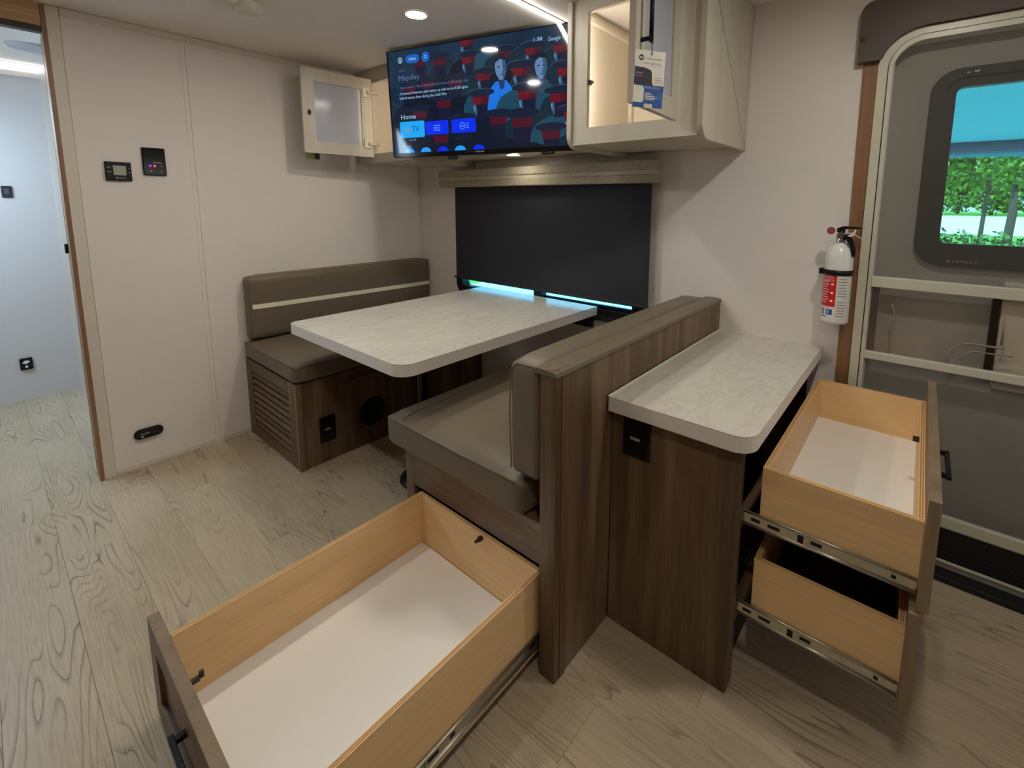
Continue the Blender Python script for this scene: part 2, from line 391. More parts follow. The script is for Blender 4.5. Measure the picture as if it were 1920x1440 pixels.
# ---------------------------------------------------------------- dinette window
win = sroot('window_1', (1.07, 0, .64), 'black framed dinette window behind the shade')
bm = bmesh.new(); add_ring(bm, rrect(.40, 1.735, .645, 1.30, .07), rrect(.455, 1.685, .7, 1.262, .03), -.022, .03, 'y'); obj('window_frame', bm, M_blk2, win)
bm = bmesh.new(); add_ring(bm, rrect(.44, 1.70, .685, 1.275, .05), rrect(.46, 1.68, .702, 1.258, .03), -.028, -.0225, 'y'); obj('frame_bead', bm, M_black, win)
box('mullion', (1.058, 1.112, -.02, .025, .701, 1.261), M_blk2, win)
box('pane', (.457, 1.057, .004, .010, .702, 1.26), M_glassw, win); box('pane', (1.113, 1.683, .012, .018, .702, 1.26), M_glassw, win)
box('pane_rail', (1.113, 1.683, -.006, .011, .702, .722), M_black, win)

# ---------------------------------------------------------------- entry door
dr = sroot('door_1', (2.93, 0, 0), 'entry door with screen door and tinted window')
def arch(x0, x1, z0, z1, r): return rrect(x0, x1, z0, z1, [.002, .002, r, r], 12)
bm = bmesh.new(); add_ring(bm, arch(2.557, 3.345, .0455, 1.785, .11), arch(2.583, 3.319, .05, 1.765, .095), -.018, 0.0, 'y')
o = obj('door_frame', bm, M_alu, dr)
bm = bmesh.new(); add_ring(bm, arch(2.577, 3.325, .05, 1.771, .10), arch(2.586, 3.316, .06, 1.762, .09), -.008, .02, 'y'); obj('door_seal', bm, M_black, dr)
sc = bmesh.new(); add_ring(sc, arch(2.586, 3.316, .165, 1.764, .09), arch(2.597, 3.305, .205, 1.748, .08), -.014, .004, 'y')
sc = obj('screen_frame', sc, M_alu, dr)
box('cross_bar', (2.596, 3.306, -.017, .004, .951, .988), M_alu, dr, .003); box('cross_bar', (2.596, 3.306, -.017, .004, .695, .723), M_alu, dr, .003)
box('cross_bar', (2.596, 3.306, -.017, .004, .167, .206), M_alu, dr, .003)
bm = bmesh.new(); add_prism(bm, arch(2.598, 3.304, .99, 1.747, .08), -.006, -.005, 'y'); obj('insect_screen', bm, M_mesh, dr)
box('insect_screen', (2.598, 3.304, -.006, -.005, .207, .694), M_mesh, dr)
box('slide_panel', (2.598, 3.304, -.009, -.006, .7245, .9500), M_acryl, dr)
bm = bmesh.new(); pts = [(2.817 + .0, -.0105, .728)] + [(2.872 - .055 * math.cos(math.radians(a)), -.0105, .745 + .055 * math.sin(math.radians(a))) for a in range(0, 91, 10)] + [(2.945, -.0105, .80)]
tube(bm, pts, .004, 6); pts = [(p[0] + .02, p[1], p[2] - .022) for p in pts if p[2] > .75]; tube(bm, pts, .0025, 6)
obj('slide_grip', bm, base('acrylic_edge', (140, 130, 122), .2), dr)
bm = bmesh.new(); tube(bm, [(2.66 + .012 * math.sin(k / 8 * 3.1), -.0105, .80 + .012 * k) for k in range(9)], .002, 6); tube(bm, [(2.936, -.0105, .81), (2.936, -.0105, .90)], .003, 6); obj('slide_groove', bm, base('acrylic_edge', (140, 130, 122), .2), dr)
box('slide_stop', (2.600, 2.622, -.004, -.002, .7245, .9495), base('slide_stop_grey', (86, 80, 76), .6), dr)  # plain grey strip behind the left end of the slide panel
# outer door leaf behind the screen, with its window hole
GX0, GX1, GZ0, GZ1 = 2.764, 3.13, 1.108, 1.60
bm = bmesh.new(); add_ring(bm, rrect(2.57, 3.33, .12, 1.78, .05), rrect(2.72, 3.17, 1.06, 1.635, .05), .055, .085, 'y'); leaf = obj('door_leaf', bm, M_dgrey, dr)
bm = bmesh.new()
add_ring(bm, rrect(2.699, 3.195, 1.033, 1.657, .075), rrect(2.735, 3.16, 1.073, 1.628, .05), .036, .055, 'y'); add_ring(bm, rrect(2.735, 3.16, 1.073, 1.628, .05), rrect(GX0, GX1, GZ0, GZ1, .018), .044, .075, 'y')
wf = obj('door_window_frame', bm, M_blk2, dr)
bm = bmesh.new(); sh = Sheet((2.76, .0355, 1.05), (.1, 0, 0), (0, 0, .1)); sh.text(bm, 'LIPPERT', .42, -.02, .075, .0005, 0, .62); sh.ell(bm, .32, .02, .05, .03, .0005); obj('window_logo', bm, M_greyp, wf)
bm = bmesh.new(); add_box(bm, 2.80, 2.812, .0335, .036, 1.640, 1.644); add_box(bm, 2.783, 2.79, .0335, .036, 1.639, 1.642); obj('frame_clip', bm, M_whl, wf)
bm = bmesh.new(); add_prism(bm, rrect(GX0 - .01, GX1 + .01, GZ0 - .01, GZ1 + .01, .02), .06, .066, 'y'); obj('door_pane', bm, M_glassd, dr)
box('lock_seal', (2.909, 2.927, .03, .055, .70, .98), M_black, dr); box('lock_housing', (2.93, 3.12, .02, .055, .66, 1.0), base('lock_cream', (214, 204, 188), .5), dr, .006)
# threshold
boxes('threshold', [(2.56, 3.345, -.004, .09, .045, .163)], base('step_black', (8, 8, 10), .5), dr)
boxes('threshold_rib', [(2.56, 3.345, -.0065, -.004, z, z + .004) for z in (.06, .075, .09)], M_blk2, dr)
box('threshold_strip', (2.56, 3.345, -.012, .0, .022, .0445), base('alu_strip', (168, 160, 146), .35), dr, .003); box('step_edge', (2.56, 3.345, -.06, -.0, 0.0005, .0215), base('rubber_black', (20, 19, 21), .6), dr, .004)
# wood strip and brown header valance of the door
struct(box('trim_4', (2.515, 2.5555, -.008, 0, 0, 1.72), M_jamb, None, .001), 'brown wood strip beside the entry door')
bm = bmesh.new()
outl = [(2.498, 1.702)] + [(2.498 + .04 - .04 * math.cos(math.radians(a)), 1.852 + .04 * math.sin(math.radians(a)) - .0) for a in range(0, 91, 15)] + [(3.40, 1.892), (3.40, 1.702), (3.343, 1.702), (3.343, 1.72)]
inn = [(3.343 - .115 + .115 * math.cos(math.radians(a)), 1.672 + .115 * math.sin(math.radians(a))) for a in range(30, 91, 12)] + [(2.5605 + .115 - .115 * math.cos(math.radians(a)), 1.672 + .115 * math.sin(math.radians(a))) for a in range(90, 14, -12)]
add_prism(bm, outl + inn + [(2.5605, 1.702)], -.034, -.001, 'y')
sv = tag(obj('door_shade_valance', bm, M_brown), 'brown shade box curved over the top of the entry door', 'valance')
bm = bmesh.new(); lathe(bm, [(0.0001, -.006), (.008, -.004), (.009, 0)], (2.512, -.034, 1.775), 'y', 12); obj('screw_cap', bm, M_brown, sv)

# ================================================================== left bench
b1 = thing('dinette_bench', 'walnut bench base with louvred vent against the left wall', 'bench', (.304, -.56, 0))
boxes('base_panel', [(.59, .608, -1.10, -.003, 0, .413)], M_walnutZ, b1)
boxes('seat_board', [(.004, .606, -1.10, -.003, .4135, .4145)], M_walnutY, b1)
VX0, VX1, VZ0, VZ1 = .078, .525, .058, .356
box('vent_stile', (.004, VX0, -1.122, -1.10, 0, .413), M_walnutZ, b1); box('vent_stile', (VX1, .588, -1.122, -1.10, 0, .413), M_walnutZ, b1)
box('corner_post', (.588, .612, -1.124, -1.10, 0, .413), M_walnutZ, b1, .0015)
box('vent_rail', (VX0, VX1, -1.122, -1.10, 0, VZ0), M_walnutX, b1); box('vent_rail', (VX0, VX1, -1.122, -1.10, VZ1, .413), M_walnutX, b1)
box('vent_backing', (VX0, VX1, -1.09, -1.085, VZ0, VZ1), M_blk2, b1)
ns = 9; dz = (VZ1 - VZ0) / ns
for k in range(ns):
    z = VZ0 + dz * k + dz * .1
    bm = bmesh.new(); add_prism(bm, [(-1.121, z + dz * .06), (-1.117, z), (-1.108, z + dz * .50), (-1.110, z + dz * .60), (-1.115, z + dz * .60), (-1.120, z + dz * .36)], VX0 + .0005, VX1 - .0005, 'x'); obj('slat', bm, M_walnutX, b1)
op = box('outlet_plate', (.6083, .614, -1.03, -.955, .10, .225), M_gloss, b1, .002); box('usb_port', (.6143, .6150, -1.007, -.98, .158, .166), M_greyp, op)
bm = bmesh.new(); lathe(bm, [(.052, .6085), (.074, .6085), (.074, .612), (.068, .618), (.052, .614), (.05, .6085)], (0, -.762, .165), 'x', 32); disc(bm, (.6095, -.762, .165), .052, 'x'); av = obj('air_vent', bm, M_black, b1)
boxes('vent_fin', [(.610, .613, -.806, -.718, .165 + .02 * k - .002, .165 + .02 * k + .002) for k in (-1, 0, 1)], M_blk2, av)
box('support_cleat', (.6083, .628, -.893, -.65, .335, .372), M_walnutY, b1)
bm = bmesh.new(); rbox(bm, .004, .624, -1.130, -.006, .416, .505, .024, 14, (0, 0, 0, 0, 0, .012)); sc1 = tag(obj('seat_cushion', bm, M_vinyl), 'dark taupe vinyl seat cushion on the louvred bench', 'cushion', 'dinette cushions')
bm = bmesh.new(); tube(bm, [(.03, -1.129, .497), (.605, -1.129, .497)], .0022, 6); tube(bm, [(.622, -1.115, .499), (.622, -.02, .499)], .0022, 6); obj('piping', bm, M_vinyl, sc1)
bm = bmesh.new(); rbox(bm, .004, .098, -1.112, -.006, .516, .846, .022, 14, (0, .008, 0, 0, 0, .003)); bc1 = tag(obj('back_cushion', bm, M_vinyl), 'taupe vinyl back cushion with cream stripe on the left wall', 'cushion', 'dinette cushions')
bm = bmesh.new()
for k in range(24):
    f0, f1 = k / 24, (k + 1) / 24
    def xx(f): return .099 + .0085 * max(0, 1 - (2 * f - 1) ** 2) ** .5
    y0, y1 = -1.102 + 1.088 * f0, -1.102 + 1.088 * f1; za, zb = .679 - .012 * f0, .679 - .012 * f1
    vs = [bm.verts.new(p) for p in ((xx(f0), y0, za), (xx(f1), y1, zb), (xx(f1), y1, zb + .0235), (xx(f0), y0, za + .0245))]; bm.faces.new(vs)
obj('stripe', bm, M_stripe, bc1)

# ================================================================== table
tb = thing('dinette_table', 'marble laminate dinette table mounted under the window', 'table', (1.07, -.6, 0))
TX0, TX1, TY0, TY1 = .657, 1.49, -1.155, -.034
ol = rrect(TX0, TX1, TY0, TY1, [.04, .06, .003, .003], 8)
bm = bmesh.new(); add_prism(bm, ol, .716, .718, 'z'); obj('table_top', bm, M_marble, tb)
bm = bmesh.new(); add_prism(bm, ol, .676, .7158, 'z', 0, .0012); obj('edge_band', bm, M_mede, tb)
bm = bmesh.new(); lathe(bm, [(.0001, .0), (.11, .0), (.11, .006), (.07, .02), (.03, .03), (.03, .05)], (1.07, -.78, 0), 'z', 32); obj('leg_base', bm, M_black, tb)
bm = bmesh.new(); lathe(bm, [(.028, .045), (.028, .62), (.05, .655), (.09, .66), (.09, .675)], (1.07, -.78, 0), 'z', 24); obj('leg', bm, M_gloss, tb)
box('wall_bracket', (.70, 1.45, -.021, -.004, .60, .64), M_blk2, tb)

# ================================================================== right bench with the big drawer
b2 = thing('dinette_bench', 'walnut bench base under the near seat with large floor drawer pulled out', 'bench', (1.72, -.56, 0))
box('side_panel', (1.417, 1.433, -1.078, -.003, 0, .398), M_walnutZ, b2)
box('stile', (1.417, 1.461, -1.10, -1.079, 0, .404), M_walnutZ, b2, .001)
box('rail', (1.4615, 2.033, -1.10, -1.079, .287, .404), M_walnutX, b2, .001)
box('seat_board', (1.434, 2.033, -1.078, -.003, .386, .398), M_walnutX, b2)
box('cavity_panel', (1.434, 2.033, -.40, -.39, 0, .385), M_blk2, b2)
box('runner_panel', (2.026, 2.033, -1.078, -.4, .0, .285), M_walnutZ, b2)
d = obj('drawer', (lambda bm: (add_box(bm, 1.496, 2.014, -1.763, -1.104, .090, .096), bm)[1])(bmesh.new()), M_white, b2)
def ply(name, b, axis, mat, parent):
    """plywood panel: face veneers and a core across axis"""
    lo, hi = b['xyz'.index(axis) * 2], b['xyz'.index(axis) * 2 + 1]; t = hi - lo; bm = bmesh.new(); i = 'xyz'.index(axis) * 2
    for f0, f1, mi in ((0, .2, 0), (.2, .42, 1), (.42, .58, 2), (.58, .8, 1), (.8, 1, 0)):
        q = list(b); q[i] = lo + t * f0; q[i + 1] = lo + t * f1
        if mi: q[4] += .0003; q[5] -= .0008 if mi == 1 else .0002
        add_box(bm, *q, 0, 1, mi)
    return obj(name, bm, [mat, M_ply, M_plye], parent)
ply('drawer_side', (1.49, 1.502, -1.762, -1.09, .045, .270), 'x', M_birchY, d)
ply('drawer_side', (2.008, 2.020, -1.762, -1.09, .045, .270), 'x', M_birchY, d)
ply('drawer_back', (1.5025, 2.0075, -1.102, -1.09, .045, .268), 'y', M_birchX, d)
# five-piece front with recessed panel
FX0, FX1, FZ0, FZ1 = 1.398, 2.045, .022, .272
bm = bmesh.new(); add_box(bm, FX0, FX0 + .06, -1.786, -1.7635, FZ0, FZ1, .001); add_box(bm, FX1 - .06, FX1, -1.786, -1.7635, FZ0, FZ1, .001)
add_box(bm, FX0 + .06, FX1 - .06, -1.786, -1.7635, FZ0, FZ0 + .06, .001); add_box(bm, FX0 + .06, FX1 - .06, -1.786, -1.7635, FZ1 - .06, FZ1, .001); add_box(bm, FX0 + .06, FX1 - .06, -1.776, -1.7635, FZ0 + .06, FZ1 - .06)
obj('drawer_front', bm, M_taupe, d)
bm = bmesh.new(); add_box(bm, 1.672, 1.684, -1.800, -1.776, .184, .196, .001); add_box(bm, 1.79, 1.802, -1.800, -1.776, .184, .196, .001); add_box(bm, 1.664, 1.81, -1.810, -1.800, .184, .196, .0015); obj('handle', bm, M_black, d)
def catch(name, c, par, ax):
    bm = bmesh.new(); x, y, z = c
    if ax == 'y': add_box(bm, x - .006, x + .006, y - .014, y, z - .004, z + .006, .001); add_box(bm, x - .004, x + .004, y - .026, y - .012, z - .002, z + .004, .001)
    else: add_box(bm, x, x + .026, y - .008, y + .008, z - .004, z + .006, .001)
    return obj(name, bm, base('catch', (44, 26, 22), .5), par)
catch('catch', (1.795, -1.1025, .257), d, 'y')
bm = bmesh.new(); add_box(bm, 1.625, 1.634, -1.763, -1.745, .240, .25, .001); add_box(bm, 1.626, 1.633, -1.745, -1.737, .243, .258, .001); obj('catch', bm, base('catch', (44, 26, 22), .5), d)
def slide_y(name, x, y0, y1, z, par, ym):
    bm = bmesh.new(); hh = .021
    add_box(bm, x, x + .003, y0, y1, z - hh * .7, z + hh * .7, 0, 1, 0)
    for s in (-1, 1): tube(bm, [(x + .004, y0, z + s * hh * .8), (x + .004, y1, z + s * hh * .8)], .004, 8, 0)
    for yy, L in ((y0 + .10, .02), (y0 + .16, .012), (ym, .03), (ym + .06, .014), (y1 - .09, .022), (y1 - .05, .01)): add_box(bm, x + .0028, x + .0034, yy, yy + L, z - .005, z + .005, 0, 1, 1)
    add_box(bm, x + .003, x + .006, ym - .005, ym, z - hh, z + hh, 0, 1, 0)
    return obj(name, bm, [M_steel, M_black], par)
slide_y('slide', 2.0205, -1.76, -1.06, .085, d, -1.47)

# partition wall behind the near seat
pt = thing('seat_partition', 'walnut seat partition with vinyl covered cap between near seat and counter', 'partition', (2.06, -.56, 0))
box('panel', (2.036, 2.083, -1.104, -.002, 0, .822), M_walnutZ, pt)
box('end_post', (2.035, 2.0855, -1.126, -1.1045, 0, .824), M_walnutZ, pt, .0015)
box('end_trim', (2.0835, 2.0865, -1.1035, -1.082, 0.0005, .823), M_walnutZ, pt, .001)
bm = bmesh.new(); add_prism(bm, [(2.014, .827), (2.020, .8245), (2.088, .8245), (2.0885, .8265), (2.084, .834), (2.07, .838), (2.03, .838), (2.014, .834)], -1.128, -.002, 'y'); cp = obj('cap', bm, M_vinyl, pt)
bm = bmesh.new(); lathe(bm, [(.0125, .836), (.0125, .8395), (.0105, .841), (.0001, .8413)], (2.064, -1.108, 0), 'z', 20); obj('cap_button', bm, M_vinyl, cp)
bm = bmesh.new(); rbox(bm, 1.342, 1.975, -1.128, -.006, .406, .513, .024, 14, (.004, 0, 0, 0, 0, .018)); sc2 = tag(obj('seat_cushion', bm, M_vinyl), 'taupe vinyl seat cushion with piping above the large open drawer', 'cushion', 'dinette cushions')
bm = bmesh.new(); tube(bm, [(1.36, -1.1265, .506), (1.5, -1.1285, .507), (1.7, -1.1290, .508), (1.95, -1.1265, .507)], .0022, 6); obj('piping', bm, M_pip, sc2)
bm = bmesh.new(); tube(bm, [(1.432, -1.118, .514), (1.428, -1.08, .521), (1.43, -.9, .5275), (1.43, -.5, .5295), (1.43, -.05, .521)], .002, 6); obj('stitching', bm, M_vinyl, sc2)
bm = bmesh.new(); rbox(bm, 1.926, 2.030, -1.122, -.006, .528, .838, .022, 14, (.010, 0, 0, 0, 0, .006)); bc2 = tag(obj('back_cushion', bm, M_vinyl), 'taupe vinyl back cushion leaning on the walnut partition', 'cushion', 'dinette cushions')
bm = bmesh.new(); tube(bm, [(1.932, -1.119, .54), (1.928, -1.121, .70), (1.934, -1.121, .812), (1.955, -1.121, .832), (2.01, -1.12, .832)], .0018, 6); obj('piping', bm, M_pip, bc2)

# ================================================================== drawer cabinet and worktop
dc = thing('drawer_cabinet', 'narrow walnut drawer cabinet with two drawers pulled open', 'cabinet', (2.27, -.45, 0))
bm = bmesh.new(); add_prism(bm, [(2.0875, .0005), (2.432, .0005), (2.441, .045), (2.441, .663), (2.0875, .663)], -.868, -.850, 'y'); obj('side_panel', bm, M_walnutZ, dc)
box('side_panel', (2.0875, 2.441, -.10, -.084, 0, .663), M_walnutZ, dc); box('back_panel', (2.0875, 2.094, -.849, -.101, 0, .663), M_blk2, dc)
box('rail', (2.42, 2.441, -.849, -.101, .452, .466), M_walnutY, dc); box('rail', (2.42, 2.441, -.849, -.101, .20, .215), M_walnutY, dc); box('rail', (2.42, 2.441, -.849, -.101, .64, .663), M_walnutY, dc)
box('toe_kick', (2.40, 2.412, -.849, -.101, 0, .20), M_blk2, dc)
op = box('outlet_plate', (2.124, 2.206, -.874, -.8682, .542, .652), M_gloss, dc, .002); boxes('usb_port', [(2.148, 2.176, -.875, -.8742, .592, .60)], M_greyp, op)
def slide_x(name, x0, x1, y, z, par, xm):
    bm = bmesh.new(); hh = .018
    add_box(bm, x0, x1, y - .003, y, z - hh * .7, z + hh * .7, 0, 1, 0)
    for s in (-1, 1): tube(bm, [(x0, y - .004, z + s * hh * .8), (x1, y - .004, z + s * hh * .8)], .0035, 8, 0)
    add_box(bm, x0, xm, y - .006, y - .003, z - hh, z + hh, 0, 1, 0)
    for xx, L, h in ((x0 + .018, .02, .004), (x0 + .055, .026, .004), (xm - .022, .012, .009), (xm + .004, .022, .004), (x1 - .04, .008, .004)):
        yy = y - .0062 if xx < xm else y - .0033
        add_box(bm, xx, xx + L, yy - .0004, yy, z - h, z + h, 0, 1, 1)
    return obj(name, bm, [M_steel, M_black], par)
def side_drawer(x0, x1, y0, y1, z0, z1, fz0, fz1, bz, mat_bottom, front_x):
    t = .012
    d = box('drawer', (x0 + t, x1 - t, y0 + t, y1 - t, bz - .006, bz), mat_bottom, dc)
    ply('drawer_side', (x0, x1, y0, y0 + t, z0, z1), 'y', M_birchX, d); ply('drawer_side', (x0, x1, y1 - t, y1, z0, z1), 'y', M_birchX, d)
    ply('drawer_back', (x0, x0 + t, y0 + t + .0004, y1 - t - .0004, z0, z1), 'x', M_birchY, d); ply('drawer_inner_front', (x1 - t, x1, y0 + t + .0004, y1 - t - .0004, z0, z1), 'x', M_birchY, d)
    bm = bmesh.new(); fy0, fy1 = -.862, -.098
    for q in ((fy0, fy0 + .055, fz0, fz1), (fy1 - .055, fy1, fz0, fz1), (fy0 + .055, fy1 - .055, fz0, fz0 + .055), (fy0 + .055, fy1 - .055, fz1 - .055, fz1)): add_box(bm, front_x, front_x + .02, *q, .001)
    add_box(bm, front_x, front_x + .011, fy0 + .055, fy1 - .055, fz0 + .055, fz1 - .055); obj('drawer_front', bm, M_taupe, d)
    hz = (fz0 + fz1) / 2 + .03; hx = front_x + .02
    bm = bmesh.new(); add_box(bm, hx, hx + .026, -.555, -.545, hz - .005, hz + .005); add_box(bm, hx, hx + .026, -.425, -.415, hz - .005, hz + .005); add_box(bm, hx + .02, hx + .03, -.56, -.41, hz - .005, hz + .005, .001); obj('handle', bm, M_black, d)
    slide_x('slide', x0 - .035, x1 - .002, y0 - .0006, z0 + .006, d, x0 + .105); slide_x('slide', x0 - .035, x1 - .002, y1 + .0075, z0 + .006, d, x0 + .105)
    return d
d1 = side_drawer(2.478, 2.774, -.838, -.118, .478, .620, .447, .681, .486, M_white, 2.7745)
catch('catch', (2.748, -.42, .612), d1, 'x')
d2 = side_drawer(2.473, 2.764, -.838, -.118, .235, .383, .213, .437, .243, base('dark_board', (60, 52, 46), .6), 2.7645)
wt = thing('worktop', 'marble laminate worktop on the narrow walnut drawer cabinet', 'worktop', (2.27, -.45, .664))
ol = rrect(2.0875, 2.467, -.897, -.002, [.004, .05, .003, .003], 8)
bm = bmesh.new(); add_prism(bm, ol, .703, .705, 'z'); obj('top', bm, M_marble, wt)
bm = bmesh.new(); add_prism(bm, ol, .664, .7028, 'z', 0, .0012); obj('edge_band', bm, M_mede, wt)
boxes('caulk_bead', [(2.0868, 2.0895, -.896, -.002, .705, .7075), (2.0895, 2.465, -.0045, -.002, .705, .7075)], M_nylon, wt)

# ================================================================== overhead cabinets
CY = -.458; CZ = 1.44
def end_panel(name, x0, x1, mat, par):
    bm = bmesh.new(); add_prism(bm, rrect(CY, -.0015, CZ, H - .001, [.05, .001, .001, .001], 8), x0, x1, 'x', 0, .003); return obj(name, bm, mat, par)
oc = thing('overhead_cabinet', 'cream overhead cabinet with open door and hanging paper tag', 'cabinet', (1.875, -.23, CZ))
end_panel('end_panel', 1.603, 1.6255, M_cab, oc); end_panel('end_panel', 2.1235, 2.146, M_cab, oc)
OX0, OX1, OZ0, OZ1 = 1.690, 2.040, 1.515, 1.93
boxes('face_frame', [(1.626, OX0, -.448, -.43, 1.453, H - .001), (OX1, 2.123, -.448, -.43, 1.453, H - .001), (OX0, OX1, -.448, -.43, 1.453, OZ0), (OX0, OX1, -.448, -.43, OZ1, H - .001)], M_cab, oc)
box('bottom_panel', (1.626, 2.123, -.4295, -.002, 1.456, 1.468), M_cab, oc); box('back_panel', (1.626, 2.123, -.008, -.002, 1.4685, H - .001), M_cabin, oc)
boxes('lining', [(1.6258, 1.629, -.4295, -.0085, 1.4685, H - .002), (2.12, 2.1232, -.4295, -.0085, 1.4685, H - .002), (1.63, 2.119, -.4295, -.0085, 1.4685, 1.471)], M_cabin, oc)
boxes('cleat', [(1.6295, 1.648, -.0285, -.0085, 1.4715, 1.93), (1.6295, 1.648, -.42, -.029, 1.93, 1.95)], M_cabin, oc)
box('light_strip', (1.672, 1.684, -.4292, -.424, 1.50, 1.92), M_cabled, oc)
bm = bmesh.new(); add_box(bm, 1.688, 1.70, -.446, -.428, 1.672, 1.690, .002); add_box(bm, 1.698, 1.71, -.442, -.432, 1.676, 1.686, .002); obj('catch', bm, base('catch', (44, 26, 22), .5), oc)
box('hinge', (2.012, 2.04, -.425, -.38, 1.86, 1.875), M_steel, oc, .002); box('hinge', (2.012, 2.04, -.425, -.38, 1.56, 1.575), M_steel, oc, .002)
# open door: hinge at (2.045,-.468), free edge at (2.072,-.812)
def cab_door(name, hx, hy, fx, fy, z0, z1, t, parent, mat_panel):
    """framed door from hinge to free edge; thickness t towards the right of the direction hinge->free"""
    A = Vector((hx, hy, 0)); B = Vector((fx, fy, 0)); dv = (B - A).normalized(); nv = Vector((dv.y, -dv.x, 0)) * t; L = (B - A).length
    def slab(bm, s0, s1, q0, q1, n0, n1, mi=0):
        vs = []
        for s in (s0, s1):
            for n in (n0, n1):
                for z in (q0, q1): vs.append(bm.verts.new(A + dv * s + nv * n + Vector((0, 0, z))))
        for f in ((0, 1, 3, 2), (4, 6, 7, 5), (0, 4, 5, 1), (2, 3, 7, 6), (0, 2, 6, 4), (1, 5, 7, 3)): bm.faces.new([vs[i] for i in f]).material_index = mi
    f = .062; bm = bmesh.new(); slab(bm, 0, f, z0, z1, 0, 1); slab(bm, L - f, L, z0, z1, 0, 1); slab(bm, f, L - f, z0, z0 + f, 0, 1); slab(bm, f, L - f, z1 - f, z1, 0, 1)
    o = obj(name, bm, M_cab, parent, True)
    bm = bmesh.new(); slab(bm, f, L - f, z0 + f, z1 - f, .3, .65); obj('door_insert', bm, mat_panel, o, True)
    return o, (lambda s, n, z: A + dv * s + nv * n + Vector((0, 0, z))), slab, dv, nv
dm, P, slab, dv, nv = cab_door('cabinet_door', 2.046, -.470, 2.074, -.815, 1.500, 1.945, -.019, oc, M_frost)
bm = bmesh.new(); s0 = .31
for z in (1.665, 1.815): tube(bm, [P(s0, 1, z), P(s0, 2.5, z)], .006, 6)
tube(bm, [P(s0, 2.5, 1.655), P(s0, 2.5, 1.825)], .006, 6); obj('handle', bm, M_black, dm)
# hang tag
hp = P(s0, 2.5, 1.672)
tgc = Vector((2.131, -.804, 1.552)); tw, th = .088, .140
ta = Vector((.047, .074, 0)).normalized() * tw; tu = Vector((.06, -.06, 1)); tu = (tu - ta.normalized() * tu.dot(ta.normalized())).normalized() * th
tg = Sheet(tgc - ta / 2 - tu / 2, ta, tu)
bm = bmesh.new(); vs = [tg.P(u, v, l) for l in (-.0012, 0) for u, v in ((0, 0), (1, 0), (1, 1), (0, 1))]; vs = [bm.verts.new(v) for v in vs]
for f in ((3, 2, 1, 0), (4, 5, 6, 7), (0, 1, 5, 4), (1, 2, 6, 5), (2, 3, 7, 6), (3, 0, 4, 7)): bm.faces.new([vs[i] for i in f])
tgo = tag(obj('hang_tag', bm, M_paper), 'white and blue printed card tag tied to the cabinet door handle', 'tag')
bm = bmesh.new()
L1, L2, L3 = .0003, .0005, .0007
tg.poly(bm, [(0, .405), (.62, .37), (.64, .42), (.60, .445), (.58, .62), (.54, .665), (.35, .70), (0, .715)], L1, 0)
tg.rect(bm, 0, 1, .0, .40, L2, 1)
tg.poly(bm, [(0, .09), (.3, .09), (.35, .12), (.35, .34), (.30, .38), (0, .39)], L3, 2)
tg.ell(bm, .20, .87, .09, .052, L1, 3); tg.line(bm, [(.14, .89), (.17, .85), (.20, .885), (.23, .85), (.265, .895)], .02, L2, 2)
tg.text(bm, 'WINEGARD', .34, .845, .026, L1, 4, .54); tg.text(bm, 'AIR 360 Plus', .30, .765, .028, L1, 4, .60); tg.rect(bm, .5, .9, .735, .739, L1, 5)
for k, t in enumerate(('EASY', 'FREE', 'HDTV')): tg.text(bm, t, .70, .525 - .042 * k, .022, L1, 4, .22)
tg.text(bm, 'AIR 360+', .03, .595, .02, L2, 2, .25); tg.text(bm, 'WINEGARD', .02, .545, .022, L2, 5, .27)
tg.text(bm, 'PLUS', .38, .345, .032, L3, 2, .2); tg.text(bm, 'WIRELESS', .62, .362, .012, L3, 2, .28); tg.text(bm, 'INTERNET', .62, .34, .012, L3, 2, .28)
for k, wd in enumerate((.2, .28, .35, .4, .33)): tg.rect(bm, .39, .39 + wd, .255 - .028 * k, .268 - .028 * k, L3, 2)
for r in (.14, .21, .28): tg.line(bm, [(.985 - r * math.cos(math.radians(a)) * .95, .10 + r * .62 * math.sin(math.radians(a))) for a in range(25, 86, 12)], .022, L3, 6)
tg.ell(bm, .975, .10, .022, .013, L3, 6); tg.poly(bm, [(.38, .0), (.66, .0), (.66, .055), (.64, .07), (.40, .07), (.38, .055)], L3, 2); tg.text(bm, 'MADE IN', .41, .042, .014, .0009, 4, .2); tg.text(bm, 'THE USA', .41, .012, .018, .0009, 7, .22)
obj('print', bm, [M_ink, M_tblue, M_paper, M_navy, base('print_text', (96, 92, 90), .6), M_greyp, base('tag_light_blue', (78, 136, 200), .5), M_red], tgo)
bm = bmesh.new(); tube(bm, [hp + Vector((0, -.006, 0)), (hp + tg.P(.53, 1)) / 2 + Vector((.002, -.004, .002)), tg.P(.53, .97, .001), tg.P(.53, .93, .0012)], .0012, 5); kn = (hp + tg.P(.53, 1)) / 2; tube(bm, [kn, kn + Vector((.008, -.004, -.004))], .001, 5); tube(bm, [kn, kn + Vector((.006, -.003, .005))], .001, 5); obj('cord', bm, M_black, tgo)

